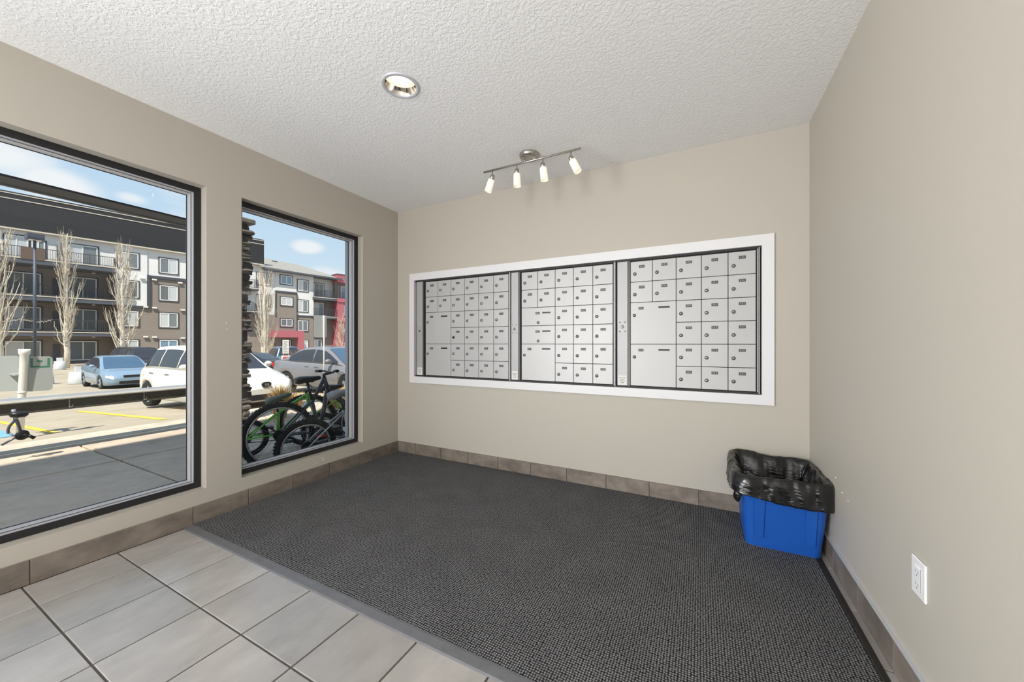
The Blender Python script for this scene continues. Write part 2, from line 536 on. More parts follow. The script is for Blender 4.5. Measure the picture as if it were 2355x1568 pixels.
M['amber'] = mat('amber_lamp', srgb(214, 150, 90), .25)

# ================================================================== the room
XL, XR, YB, ZF, ZC = -2.756, 0.591, 2.804, -1.11, 1.338
YR = -3.5
XO = -2.98                     # outer face of the window wall
W1 = (-1.45, 1.168)            # window 1 opening along y
W2 = (1.366, 2.367)            # window 2
WZ = (-.912, .984)
def struct(o):
    o['kind'] = 'structure'
    return o

mb = MB()
zb, zt = ZF - .05, ZC + .1
for (y0, y1) in ((YR - .2, W1[0]), (W1[1], W2[0]), (W2[1], YB + .25)):
    mb.box(XO, XL, y0, y1, zb, zt)
for (y0, y1) in (W1, W2):
    mb.box(XO, XL, y0, y1, zb, WZ[0])
    mb.box(XO, XL, y0, y1, WZ[1], zt)
struct(mb.build('wall_left', M['wall']))

# mailbox opening in the back wall
OX, OZ = (-2.53, .352), (-.332, .626)
mb = MB()
mb.box(XL, OX[0], YB, YB + .25, zb, zt)
mb.box(OX[1], XR + .25, YB, YB + .25, zb, zt)
mb.box(OX[0], OX[1], YB, YB + .25, zb, OZ[0])
mb.box(OX[0], OX[1], YB, YB + .25, OZ[1], zt)
mb.box(OX[0], OX[1], YB + .2, YB + .25, OZ[0], OZ[1])
struct(mb.build('wall_back', M['wall']))
mb = MB(); mb.box(XR, XR + .25, YR - .2, YB, zb, zt)
struct(mb.build('wall_right', M['wall']))
mb = MB(); mb.box(XL, XR, YR - .2, YR, zb, zt)
struct(mb.build('wall_rear', M['wall']))

# ceiling with a round hole for the can light
LX, LY, LR = -1.385, 1.428, .078
n = 48
ring = [(LX + LR * math.cos(2 * math.pi * k / n), LY + LR * math.sin(2 * math.pi * k / n)) for k in range(n)]
sqr = []
x0, x1, y0, y1 = XL - .1, XR + .1, YR - .1, YB + .1
for k in range(n):
    a = 2 * math.pi * k / n
    dx, dy = math.cos(a), math.sin(a)
    tt = min(((x1 - LX) / dx if dx > 1e-9 else (x0 - LX) / dx if dx < -1e-9 else 1e9), ((y1 - LY) / dy if dy > 1e-9 else (y0 - LY) / dy if dy < -1e-9 else 1e9))
    sqr.append((LX + dx * tt, LY + dy * tt))
mb = MB()
vs = [(x, y, ZC) for x, y in ring] + [(x, y, ZC) for x, y in sqr]
mb.add(vs, [(k, (k + 1) % n, n + (k + 1) % n, n + k) for k in range(n)])
for (cx, cy) in ((x0, y0), (x1, y0), (x1, y1), (x0, y1)):     # corners left out by the fan
    ang = math.atan2(cy - LY, cx - LX) % (2 * math.pi)
    k = int(ang / (2 * math.pi / n)) % n
    mb.add([(*sqr[k], ZC), (cx, cy, ZC), (*sqr[(k + 1) % n], ZC)], [(0, 1, 2)])
mb.box(x0, x1, y0, y1, ZC + .3, ZC + .35)
struct(mb.build('ceiling', M['ceiling']))

# floor: grout bed with tiles as parts
mb = MB(); mb.box(XL - .02, XR + .02, YR, YB + .02, ZF - .1, ZF - .004)
floor = struct(mb.build('floor', M['grout']))
GX0, PX, GY0, PY = -2.487, .310, .462, .308
g = .0032
cache = {}
def tile(x0, x1, y0, y1):
    w, h = round(x1 - x0, 4), round(y1 - y0, 4)
    if (w, h) not in cache:
        b = MB(); b.bevbox(-w / 2, w / 2, -h / 2, h / 2, -.008, 0, .0018)
        cache[(w, h)] = b.build('tile', M['tile'], floor)
        o = cache[(w, h)]
    else:
        o = cache[(w, h)].copy(); COL.objects.link(o)
    o.location = ((x0 + x1) / 2, (y0 + y1) / 2, ZF)
xs = [XL + .012] + [GX0 + PX * k for k in range(0, 10)] + [XR]
for j in range(-5, 3):
    ya, yb = GY0 + PY * (j - 1), GY0 + PY * j
    for xa, xb in zip(xs[:-1], xs[1:]):
        tile(xa + g, xb - g, ya + g, yb - g)
ys = [1.078, 1.372, 1.687, 2.0, 2.316, 2.63, YB]
for ya, yb in zip(ys[:-1], ys[1:]):
    tile(GX0 + PX * 9 + g, XR - .001, ya + g, yb - g)

# skirting tiles
def skirt(name, make, joints, cap=False):
    root = struct(make)
    return root
BT = .011
ZB = -.998
def base_run(name, axis, fixed, sgn, joints, cap=False):
    """axis: the run's direction; fixed: wall plane; sgn: side the tile stands on"""
    mb = MB()
    a, b = fixed, fixed + sgn * .003
    lo, hi = min(a, b), max(a, b)
    if axis == 'y':
        mb.box(lo, hi, joints[0], joints[-1], ZF, ZB)
    else:
        mb.box(joints[0], joints[-1], lo, hi, ZF, ZB)
    root = struct(mb.build(name, M['base_grout']))
    for p, q in zip(joints[:-1], joints[1:]):
        t_ = MB()
        e = .0020
        lo, hi = sorted((fixed + sgn * .001, fixed + sgn * BT))
        if axis == 'y':
            t_.bevbox(lo, hi, p + e, q - e, ZF, ZB, .0012)
        else:
            t_.bevbox(p + e, q - e, lo, hi, ZF, ZB, .0012)
        t_.build('tile', M['base_tile'], root)
    if cap:
        t_ = MB()
        lo, hi = sorted((fixed, fixed + sgn * (BT + .002)))
        t_.box(lo, hi, joints[0], joints[-1], ZB, ZB + .004) if axis == 'y' else None
        t_.build('cap_strip', M['cap'], root)
    return root
base_run('baseboard_left', 'y', XL, 1, [YR, -2.9, -2.28, -1.66, -1.05, -.43, .178, .485, 1.096, 1.403, 1.711, 2.018, 2.325, 2.632, YB - .001])
base_run('baseboard_back', 'x', YB, -1, [XL + .012, -2.514, -2.2, -1.886, -1.572, -1.26, -.947, -.634, -.325, -.008, .305, XR - .013])
base_run('baseboard_right', 'y', XR, -1, [YR, -2.4, -1.77, -1.14, -.83, -.51, -.2, .115, .43, .744, 1.058, 1.372, 1.687, 2.0, 2.316, 2.63, YB - .012], cap=True)

# chips and a scuff in the paint
for (wall_, pts) in (('wall_right', ((XR - .0012, 2.32, -.658, .004), (XR - .0012, 2.227, -.699, .0045), (XR - .0012, 2.148, -.707, .003))),
                     ('wall_left', ((XL + .0012, 1.278, .134, .005), (XL + .0012, 1.280, .091, .004), (XL + .0012, 1.963, -.942, .005), (XL + .0012, 1.906, -.965, .004), (XL + .0012, 1.971, -.959, .005)))):
    for (x, y, z, r_) in pts:
        mb = MB(); mb.lathe([(.0005, .0008), (r_ * .8, .0006), (r_, -.0012)], 7, 0, Mat4((x, y, z), (-1 if x > 0 else 1, 0, 0)))
        mb.build('paint_chip', M['plastic_white'], bpy.data.objects[wall_])

# ------------------------------------------------------------------ windows
def window(name, y0, y1):
    z0, z1 = WZ
    root = MB()
    # black outer frame
    fx0, fx1, w = -2.832, -2.822, .036
    def ringbox(mbx, xa, xb, w0, w1, mat=0):
        mbx.box(xa, xb, y0 + w0, y0 + w1, z0 + w0, z1 - w0, mat)
        mbx.box(xa, xb, y1 - w1, y1 - w0, z0 + w0, z1 - w0, mat)
        mbx.box(xa, xb, y0 + w1, y1 - w1, z0 + w0, z0 + w1, mat)
        mbx.box(xa, xb, y0 + w1, y1 - w1, z1 - w1, z1 - w0, mat)
    ringbox(root, fx0, fx1, 0.001, w)
    r = struct(root.build(name, M['frame']))
    s_ = MB()
    ringbox(s_, -2.905, -2.832, .001, .040)
    ringbox(s_, -2.905, -2.850, .040, .046)
    s_.build('glazing_bead', M['stop'], r)
    s_ = MB()
    ringbox(s_, -2.835, -2.829, .036, .0405)
    s_.build('bead_highlight', M['cap'], r)  # thin lip whose lit line is put in as pale colour
    s_ = MB()
    ringbox(s_, -2.9, -2.890, .044, .0475)
    ringbox(s_, -2.853, -2.848, .0395, .0425)
    s_.build('gasket', M['gasket'], r)
    s_ = MB()
    ringbox(s_, -2.975, -2.91, .001, .018)
    s_.build('outer_frame', M['stop'], r)
    s_ = MB(); s_.box(-2.894, -2.889, y0 + .04, y1 - .04, z0 + .04, z1 - .04)
    s_.build('pane', M['glass'], r)
    return r
window('window_1', *W1)
window('window_2', *W2)

# ------------------------------------------------------------------ carpet mat
mat_ = empty('floor_mat', (-1.1, 1.9, ZF))
tag(mat_, 'charcoal ribbed entrance mat with rubber edging laid over the tiles', 'mat')
ox, oy = -1.1, 1.9
mb = MB(); mb.bevbox(XL + .014 - ox, .529 - ox, 1.09 - oy, YB - .013 - oy, .0, .0105, .003)
mb.build('pile', M['carpet'], mat_)
mb = MB()
mb.prism([(1.046 - oy, .0), (1.052 - oy, .005), (1.084 - oy, .0105), (1.092 - oy, .0105), (1.092 - oy, 0)], XL + .014 - ox, .529 - ox, 'x')
o = mb.build('edging', M['rubber'], mat_); o['label'] = 'grey rubber edging strip'
mb = MB()
mb.prism([(.528 - ox, 0), (.528 - ox, .011), (.534 - ox, .011), (.554 - ox, .004), (.558 - ox, 0)], -2.4 - oy, YB - .014 - oy, 'y')
o = mb.build('edging', M['rubber_dark'], mat_); o['label'] = 'dark rubber edging strip'

# ------------------------------------------------------------------ mailboxes
YD = YB + .004                # face of the doors
# white casing
tr = empty('trim_1', ((OX[0] + OX[1]) / 2, YB, .15)); tr['kind'] = 'structure'
tx, tz = tr.location.x, .15
IO = (-2.526, .349, -.329, .621)
OO = (-2.585, .414, -.392, .690)
def casing(poly):
    b = MB(); b.prism([(x - tx, z - tz) for x, z in poly], -.017, .0, 'y')
    b.build('casing_board', M['white'], tr)
i0, i1, j0, j1 = IO; o0, o1, p0_, p1_ = OO
casing([(o0, p0_), (i0, j0), (i0, j1), (o0, p1_)])
casing([(i1, j0), (o1, p0_), (o1, p1_), (i1, j1)])
casing([(o0, p1_), (i0, j1), (i1, j1), (o1, p1_)])
casing([(o0, p0_), (o1, p0_), (i1, j0), (i0, j0)])
b = MB()
d_ = .06
b.box(i0 - tx - .004, i0 - tx, 0, d_, j0 - tz, j1 - tz); b.box(i1 - tx, i1 - tx + .003, 0, d_, j0 - tz, j1 - tz)
b.box(i0 - tx, i1 - tx, 0, d_, j1 - tz, j1 - tz + .004); b.box(i0 - tx, i1 - tx, 0, d_, j0 - tz - .003, j0 - tz)
b.build('jamb_lining', M['white'], tr)

ROWS = [.600, .449, .298, .146, -.007, -.160, -.313]
def lock(parent, x, z, r=.0105, dark=False):
    b = MB()
    Mx = Mat4((x, 0, z), (0, -1, 0))
    b.lathe([(r * 1.25, -.001), (r * 1.2, .003), (r, .006), (r * .96, .0085), (0.0005, .0085)], 14, 0, Mx)
    b.box(x - .0012, x + .0012, -.0095, -.008, z - r * .5, z + r * .5, 1)
    return b.build('lock', [M['slot'] if dark else M['steel_lock'], M['slot']], parent)
def plate(parent, x, z, w=.039, h=.019):
    b = MB()
    b.box(x, x + w, -.0026, .0, z - h / 2, z + h / 2, 0)
    for k in range(3):
        c = x + w * (.22 + .26 * k) + random.uniform(-.001, .001)
        hh = h * random.uniform(.18, .3)
        b.box(c - .0012, c + .0014, -.0029, -.0025, z - hh, z + hh, 1)
        if random.random() < .6:
            b.box(c + .001, c + .0045, -.0029, -.0025, z + hh * .4, z + hh * .75, 1)
    return b.build('number_plate', [M['plate'], M['plate_mark']], parent)
def mail_door(unit, ux, x0, x1, z0, z1, kind='small', dark_lock=False):
    e = .0018
    b = MB()
    w, h = (x1 - x0) - 2 * e, (z1 - z0) - 2 * e
    b.bevbox(-w / 2, w / 2, .0, .012, -h / 2, h / 2, .0012)
    o = b.build('door', M['door_metal'], unit)
    cx, cz = (x0 + x1) / 2, (z0 + z1) / 2
    o.location = (cx - ux, YD, cz)
    if kind == 'small':
        lock(o, x0 + .031 - cx, z1 - .092 - cz, dark=dark_lock)
        plate(o, x0 + .060 - cx, z1 - .040 - cz)
    elif kind == 'parcel':
        lock(o, x0 + .028 - cx, z1 - .094 - cz, .010)
        plate(o, x0 + .057 - cx, z1 - .043 - cz, .035)
        b = MB(); b.box(x1 - .116 - cx, x1 - .042 - cx, -.0008, .0, z1 - .047 - cz, z1 - .034 - cz); b.build('mail_slot', M['slot'], o)
    else:
        lock(o, x0 + .154 - cx, z1 - .127 - cz, .010)
        plate(o, x0 + .131 - cx, z1 - .049 - cz, .037)
        b = MB(); b.box(x1 - .113 - cx, x1 - .041 - cx, -.0008, .0, z1 - .052 - cz, z1 - .040 - cz); b.build('mail_slot', M['slot'], o)
    return o
def mailbox(label, xa, xb, strip, cols, big, wide, extra_right, dark=None):
    ux = (xa + xb) / 2
    u = empty('mailbox_unit', (ux, 0, 0))
    tag(u, label, 'mailbox', 'mailbox units set in the wall')
    b = MB()
    x0, x1 = xa - ux, xb - ux
    b.box(x0, x1, YD + .014, YD + .03, IO[2] + .001, IO[3] - .001)                 # back panel
    b.box(x0, x1, YD - .004, YD + .014, ROWS[0] + .006, IO[3] - .001)              # top rail
    b.box(x0, x1, YD - .004, YD + .014, IO[2] + .001, ROWS[-1] - .003)             # bottom rail
    b.build('frame', M['dark'], u)
    b = MB()
    s0, s1 = strip[0] - ux, strip[1] - ux
    b.bevbox(s0, s1, YD - .001, YD + .014, ROWS[-1] - .002, ROWS[0] + .012, .002)
    st = b.build('lock_strip', M['alu'], u)
    b = MB()
    cx = (s0 + s1) / 2
    b.lathe([(.012, -.001), (.012, .002), (.0085, .0035), (.0005, .0035)], 14, 0, Mat4((cx, YD - .001, .122), (0, -1, 0)))
    b.box(cx - .002, cx + .002, YD - .0055, YD - .004, .114, .130, 1)
    b.build('lock', [M['steel_lock'], M['slot']], st)
    for ax in (-1, 1):
        for az in (-1, 1):
            b = MB(); b.lathe([(.0052, -.001), (.0045, .002), (.0005, .003)], 10, 0, Mat4((cx + ax * .019, YD - .001, .122 + az * .034), (0, -1, 0)))
            b.build('rivet', M['chrome'], st)
    b = MB()
    b.box(s0 + .009, s1 - .006, YD - .0018, YD - .001, -.312, -.240, 0)
    for k in range(4):
        ww = (s1 - s0) * (.62, .42, .5, .3)[k] * .5
        zz = -.258 - k * .012
        for q in range(3):
            b.box(cx - ww + q * ww * .7, cx - ww + q * ww * .7 + ww * .5, YD - .0022, YD - .0017, zz - .0028, zz + .0022, 1)
    b.build('notice', [M['paper'], M['ink']], st)
    # channels beside the strip and at the free edge
    b = MB()
    b.box(s1 + .001, s1 + .009, YD - .002, YD + .014, ROWS[-1] - .002, ROWS[0] + .012)
    b.box(s1 + .012, s1 + .020, YD - .004, YD + .014, ROWS[-1] - .002, ROWS[0] + .010)
    b.build('channel', M['alu_dark'], u)
    r0 = cols[-1] - ux
    b = MB()
    b.box(r0 + .006, r0 + .0115, YD - .004, YD + .014, ROWS[-1] - .002, ROWS[0] + .006)
    b.box(r0 + .0135, r0 + .0185, YD - .006, YD + .014, ROWS[-1] - .012, ROWS[0] + .014)
    b.build('hinge_strip', M['alu'], u)
    nR = 6
    for ci in range(len(cols) - 1):
        for ri in range(nR):
            if ci < 2 and ri >= 2:
                continue
            mail_door(u, ux, cols[ci], cols[ci + 1], ROWS[ri + 1], ROWS[ri], dark_lock=(dark == (ci, ri)))
    for (ra, rb) in big:
        mail_door(u, ux, cols[0], cols[2], ROWS[rb], ROWS[ra], 'parcel')
    for ra in wide:
        mail_door(u, ux, cols[0], cols[2], ROWS[ra + 1], ROWS[ra], 'wide')
    return u
mailbox('mailbox unit with six columns of grey doors, nearest the window wall', -2.522, -1.4565, (-2.508, -2.432), [-2.396, -2.244, -2.091, -1.936, -1.782, -1.627, -1.476], [(2, 4), (4, 6)], [], True, dark=(2, 3))
mailbox('middle mailbox unit with two wide slotted doors above one large door', -1.4555, -.563, (-1.450, -1.382), [-1.352, -1.203, -1.048, -.894, -.739, -.585], [(4, 6)], [2, 3], True)
mailbox('mailbox unit with two large slotted doors, nearest the blue bin', -.560, .346, (-.553, -.479), [-.458, -.306, -.149, .008, .165, .320], [(2, 4), (4, 6)], [], True)

# ------------------------------------------------------------------ recycling bin and liner
BX, BY = .388, 2.545
bin_ = empty('recycling_bin', (BX, BY, ZF + .0105))
tag(bin_, 'blue plastic recycling bin standing in the corner', 'bin')
def rrect(hx, hy, r, n=6):
    pts = []
    for (sx, sy, a0) in ((1, 1, 0), (-1, 1, 90), (-1, -1, 180), (1, -1, 270)):
        for k in range(n + 1):
            a = R(a0 + 90 * k / n)
            pts.append((sx * (hx - r) + r * math.cos(a), sy * (hy - r) + r * math.sin(a)))
    return pts
HB = .365
mb = MB()
rings = []
for (f, z) in ((-.03, .0), (0.0, .004), (.03, .02), (.5, HB * .5), (.93, HB * .93), (.95, HB * .94)):
    hx, hy = .166 + .024 * f, .172 + .048 * f
    rings.append([(x, y, z) for x, y in rrect(hx, hy, .035)])
for (e, z) in ((.012, HB * .94), (.012, HB), (0, HB), (-.004, HB * .9)):
    rings.append([(x, y, z) for x, y in rrect(.187 + e * .3, .217 + e, .035)])
for (f, z) in ((.5, HB * .5), (.03, .02)):
    rings.append([(x, y, z) for x, y in rrect(.162 + .024 * f, .168 + .048 * f, .033)])
mb.loft(rings)
k = len(rings[0])
mb.f.append(list(range(k))); mb.m.append(0); mb.s.append(False)
mb.f.append([(len(rings) - 1) * k + i for i in range(k)]); mb.m.append(0); mb.s.append(False)
mb.build('tub', M['bin'], bin_)
def front_y(z):
    f = z / HB
    return -(.172 + .048 * f)
for (xa, xb) in ((-.135, -.078), (.085, .142)):
    mb = MB()
    vs = []
    for dz, dy in ((0, 0), (1, 1)):
        pass
    za, zb2 = .055, .29
    w = (xb - xa) / 2; c = (xa + xb) / 2
    pts = []
    for (z, ww) in ((za, w * .82), (zb2, w)):
        y = front_y(z)
        pts += [(c - ww, y + .002, z), (c + ww, y + .002, z), (c + ww - .004, y - .0085, z + (.004 if z == za else -.004)), (c - ww + .004, y - .0085, z + (.004 if z == za else -.004))]
    mb.add(pts, [(0, 1, 2, 3), (7, 6, 5, 4), (3, 2, 6, 7), (0, 3, 7, 4), (2, 1, 5, 6)])
    mb.build('rib', M['bin'], bin_)

bag = empty('bin_liner', (BX, BY, ZF + .0105))
tag(bag, 'crinkled black bin liner folded over the rim of the blue bin', 'bag')
random.seed(3)
ph = [random.uniform(0, 6.28) for _ in range(16)]
def wr(a, z, k):
    return (math.sin(a * 7 + ph[k] + z * 9) * .5 + math.sin(a * 13 + ph[k + 1] - z * 23) * .3 + math.sin(a * 23 + ph[k + 2] + z * 41) * .22 + math.sin(a * 37 + ph[k + 3] + 31 * z) * .14)
NA = 200
base_loop = []
rr = rrect(.190, .222, .04, 14)
# resample evenly
P_ = [Vector((x, y)) for x, y in rr] + [Vector(rr[0])]
tot = sum((P_[i + 1] - P_[i]).length for i in range(len(P_) - 1))
acc, i, cur = 0, 0, 0
for k in range(NA):
    s_ = tot * k / NA
    while cur + (P_[i + 1] - P_[i]).length < s_:
        cur += (P_[i + 1] - P_[i]).length
        i += 1
    q = P_[i].lerp(P_[i + 1], (s_ - cur) / max(1e-9, (P_[i + 1] - P_[i]).length))
    base_loop.append(q)
prof = [(-.16, HB - .29, .3), (-.10, HB - .285, .5), (-.065, HB - .20, 1), (-.05, HB - .12, 1.3), (-.036, HB - .06, 1.2), (-.022, HB - .015, 1), (-.008, HB + .022, .8), (.004, HB + .034, .6),
        (.014, HB + .026, .6), (.020, HB + .004, .8), (.022, HB - .02, 1.0), (.020, HB - .045, 1.0), (.024, HB - .068, .9), (.020, HB - .088, .8), (.024, HB - .098, .7), (.020, HB - .100, .5)]
rings = []
for pi, (off, z, am) in enumerate(prof):
    rg = []
    for k, q in enumerate(base_loop):
        a = 2 * math.pi * k / NA
        nrm = (base_loop[(k + 1) % NA] - base_loop[k - 1]).normalized()
        nrm = Vector((nrm.y, -nrm.x))
        lw = max(0, -q.x / .19)                      # fuller on the window side
        bk = max(0, q.y / .22)
        o_ = off + (wr(a, z, 0) + .5 * abs(wr(a * 1.7 + z * 14, z * 2.2, 3)) - .2 + .2 * wr(a * 2.6 - z * 20, z, 7)) * .0085 * am
        zz = z + wr(a, z * .3, 4) * .007 * am
        if pi >= 6:
            o_ += .022 * lw * math.sin(min(1, (pi - 5) / 5) * math.pi * .6) + .004 * lw
            zz += .018 * lw * bk if pi <= 9 else 0
            # the hem lifts at the front corner on the window side
            if pi >= 10:
                lift = max(0, -q.x / .19) * max(0, -q.y / .22)
                zz += lift * .045 * (pi - 9) / 6
        p = q + nrm * o_
        x = min(p.x, XR - BX - .004); y = min(p.y, YB - BY - .016)
        rg.append((x, y, zz))
    rings.append(rg)
mb = MB()
mb.loft(rings)
mb.f.append(list(range(NA))); mb.m.append(0); mb.s.append(False)
mb.build('film', M['bag'], bag)
mb = MB()
lump = []
for i in range(9):
    th = math.pi * i / 8
    ring_ = []
    for k in range(12):
        a = 2 * math.pi * k / 12
        r_ = math.sin(th) * (1 + .25 * math.sin(3 * a + i))
        ring_.append((-.205 + .018 * r_ * math.cos(a), -.19 + .02 * r_ * math.sin(a), HB - .095 + .042 * math.cos(th)))
    lump.append(ring_)
mb.loft(lump); mb.build('knot', M['bag'], bag)

# ------------------------------------------------------------------ wall outlet
out = empty('wall_outlet', (XR, 1.5435, -.709), 0)
tag(out, 'white wall outlet plate low on the beige wall past the bin', 'outlet')
mb = MB(); mb.bevbox(-.006, 0, -.0385, .0385, -.056, .056, .002)
mb.build('cover_plate', M['plastic_white'], out)
mb = MB(); mb.bevbox(-.0085, -.004, -.0175, .0175, -.034, .034, .001)
rc = mb.build('receptacle', M['plastic_white'], out)
mb = MB()
mb.box(-.0088, -.0082, -.0205, -.0190, -.034, .034)
for z in (-.019, .019):
    mb.box(-.0088, -.0082, -.008, -.006, z - .005, z + .005); mb.box(-.0088, -.0082, .006, .008, z - .004, z + .004)
    mb.box(-.0088, -.0082, -.002, .002, z - .013, z - .009)
mb.build('slot', M['ink'], rc)

# ------------------------------------------------------------------ recessed can light
can = empty('recessed_downlight', (LX, LY, ZC))
tag(can, 'round recessed can light with bright reflector and glowing lens in the ceiling', 'light')
mb = MB()
mb.lathe([(.096, .0), (.096, -.004), (.090, -.007), (.080, -.006), (.077, .0)], 48)
mb.build('trim_ring', M['cap'], can)
mb = MB()
mb.lathe([(.0775, .0), (.072, .014), (.065, .032), (.060, .046)], 48)
mb.build('reflector', M['mirror'], can)
mb = MB()
mb.lathe([(.0615, .044), (.050, .036), (.028, .030), (.0005, .028)], 32)
mb.build('lens', M['bulb'], can)

# ------------------------------------------------------------------ track light
TY, TZ = 2.345, 1.279
trk = empty('track_light', (-1.078, TY, ZC))
tag(trk, 'brushed nickel ceiling bar with four frosted glass lamp heads', 'light')
mb = MB(); mb.lathe([(.070, 0), (.070, -.012), (.062, -.026), (.045, -.031), (.0005, -.032)], 36, 0, Matrix.Translation((0, .022, 0)))
mb.build('canopy', M['chrome'], trk)
mb = MB()
for dx in (-.028, .048):
    mb.tube([(dx, .004, -.02), (dx, 0, TZ - ZC)], .0055, 8)
mb.build('bar_mount', M['chrome'], trk)
mb = MB(); mb.tube([(-1.442 + 1.078, 0, TZ - ZC), (-.697 + 1.078, 0, TZ - ZC)], .0072, 12)
mb.build('bar', M['chrome'], trk)
for (x, tx_, ty_) in ((-1.367, -.38, 0), (-1.166, .03, .0), (-.966, .12, .0), (-.764, .48, 0)):
    x = x + 1.078
    d = Vector((tx_, ty_, -1)).normalized()
    top = Vector((x, 0, 1.232 - ZC))
    mb = MB(); mb.tube([(x, 0, TZ - ZC), (x, 0, 1.222 - ZC)], .0042, 8)
    hd = mb.build('stem', M['chrome'], trk)
    mb = MB()
    Mx = Mat4(top, d)
    mb.lathe([(.0005, -.012), (.012, -.012), (.0165, -.004), (.0165, .026), (.0005, .026)], 16, 0, Mx)
    mb.build('socket_cup', M['chrome'], hd)
    mb = MB()
    mb.lathe([(.010, .020), (.0225, .0225), (.0240, .026), (.0245, .034), (.0265, .112), (.0245, .112), (.0225, .034), (.010, .026)], 20, 0, Mx)
    mb.build('glass_shade', M['shade'], hd)

# ================================================================== outdoors: the ground
GS = -1.31                                     # sidewalk level
PR = [(-7.98, -1.46), (-9.4, -1.49), (-12, -1.60), (-16, -1.78), (-25, -2.0), (-30, -2.03), (-36, -2.0), (-42, -1.95), (-50, -1.92), (-75, -1.92)]
def gz(x):
    if x > -7.98:
        return GS
    for (xa, za), (xb, zb_) in zip(PR[:-1], PR[1:]):
        if xb <= x <= xa:
            return za + (zb_ - za) * (x - xa) / (xb - xa)
    return PR[-1][1]
YA, YZ = -26, 70
mb = MB()
ring0 = [(x, YA, z) for x, z in PR]; ring1 = [(x, YZ, z) for x, z in PR]
mb.loft([ring0, ring1], closed=False, smooth=False)
mb.add([(x, YA, z - .3) for x, z in PR] + [(x, YZ, z - .3) for x, z in PR], [(k, k + 1, len(PR) + k + 1, len(PR) + k) for k in range(len(PR) - 1)])
lot = struct(mb.build('parking_lot', M['asphalt']))
def marking(name, pts, m_):
    b = MB()
    b.add([(x, y, gz(x) + .006) for x, y in pts] + [(x, y, gz(x) + .0) for x, y in pts], [(0, 1, 2, 3), (4, 7, 6, 5), (0, 4, 5, 1), (1, 5, 6, 2), (2, 6, 7, 3), (3, 7, 4, 0)])
    return b.build('line_marking', m_, lot)
def strip_line(x0, y0, x1, y1, w, m_):
    # laid in short lengths so that it follows the slope
    k = max(1, int(abs(x1 - x0) / 2))
    b = MB()
    for i in range(k):
        a, c = i / k, (i + 1) / k
        xa, xb = x0 + (x1 - x0) * a, x0 + (x1 - x0) * c
        ya, yb = y0 + (y1 - y0) * a, y0 + (y1 - y0) * c
        b.add([(xa, ya - w / 2, gz(xa) + .006), (xb, yb - w / 2, gz(xb) + .006), (xb, yb + w / 2, gz(xb) + .006), (xa, ya + w / 2, gz(xa) + .006)], [(0, 1, 2, 3)])
    return b.build('line_marking', m_, lot)
strip_line(-9.3, 3.25, -13.6, 3.12, .13, M['yellow'])
strip_line(-8.6, 6.35, -13.6, 6.3, .12, M['yellow'])
strip_line(-9.6, 1.95, -13.4, 1.9, .10, M['yellow'])
strip_line(-9.9, 1.2, -11.3, 1.2, .9, M['blue_paint'])

mb = MB(); mb.box(-7.05, -2.98, YA, 40, GS - .3, GS - .02)
walk = struct(mb.build('sidewalk', M['grout']))
def slab(x0, x1, y0, y1, z=GS, t=.12, m_=None, name='slab', par=None):
    b = MB(); b.bevbox(x0 + .018, x1 - .018, y0 + .009, y1 - .009, z - t, z, .008)
    return b.build(name, m_ or M['concrete'], par or walk)
for k in range(-3, 5):
    y0 = 1.642 + 3.1 * k
    slab(-5.79, -2.99, y0, y0 + 3.1)
    for q in range(2):
        slab(-7.06, -5.79, y0 + 1.55 * q, y0 + 1.55 * (q + 1))
mb = MB(); mb.box(-7.97, -7.1, YA, 40, -1.6, GS - .03)
kb = struct(mb.build('kerb', M['kerb']))
for k in range(-3, 6):
    y0 = .62 + 3.0 * k
    b = MB()
    b.prism([(-7.995, -1.5), (-7.99, GS - .03), (-7.95, GS), (-7.09, GS - .012), (-7.08, -1.5)], y0 + .006, y0 + 2.994, 'y')
    b.build('kerb_stone', M['kerb'], kb)
# island kerb and walk in front of the far building
mb = MB(); mb.prism([(-28.1, -2.3), (-28.1, -1.93), (-28.02, -1.91), (-27.88, -1.91), (-27.8, -1.93), (-27.8, -2.3)], -24, 4.0, 'y')
struct(mb.build('kerb', M['kerb']))

# our own building above the lobby: it throws the shade over the sidewalk
mb = MB(); mb.box(XO, 9, -24, 14, ZC + .42, 11.85); mb.box(XO, XO + .2, -24, YR - .2, -1.4, ZC + .42); mb.box(XO, XO + .2, YB + .25, 14, -1.4, ZC + .42)
mb.box(XO, XL, YR - .2, YB + .25, -1.4, ZF - .05)
mb.box(XO, XO + .1, YR - .2, YB + .25, ZC + .1, ZC + .42)
struct(mb.build('wall_outer', M['ext_wall']))

# ------------------------------------------------------------------ entrance canopy: stone pier, board, low rail
pier = empty('stone_pier', (-6.98, 3.29, GS))
tag(pier, 'dark stacked ledge-stone pier with flat cap outside the narrow window', 'pier')
random.seed(11)
mb = MB(); mb.box(-.17, .17, -.17, .17, 0, 3.32)
mb.build('core', M['stone'], pier)
z = 0
def stone(x0, x1, y0, y1, z0, z1):
    j = lambda s_: random.uniform(-s_, s_)
    b = MB()
    cx, cy, cz = (x0 + x1) / 2, (y0 + y1) / 2, (z0 + z1) / 2
    rings_ = []
    for (f, zz) in ((.93, z0), (1.0, z0 + (z1 - z0) * .3), (1.0, z0 + (z1 - z0) * .75), (.9, z1)):
        hx, hy = (x1 - x0) / 2 * f, (y1 - y0) / 2 * f
        rings_.append([(cx + sx * hx + j(.012), cy + sy * hy + j(.012), zz + j(.006)) for sx, sy in ((1, 1), (-1, 1), (-1, -1), (1, -1))])
    b.loft(rings_, smooth=False, caps=True)
    b.build('stone', M['stone'], pier)
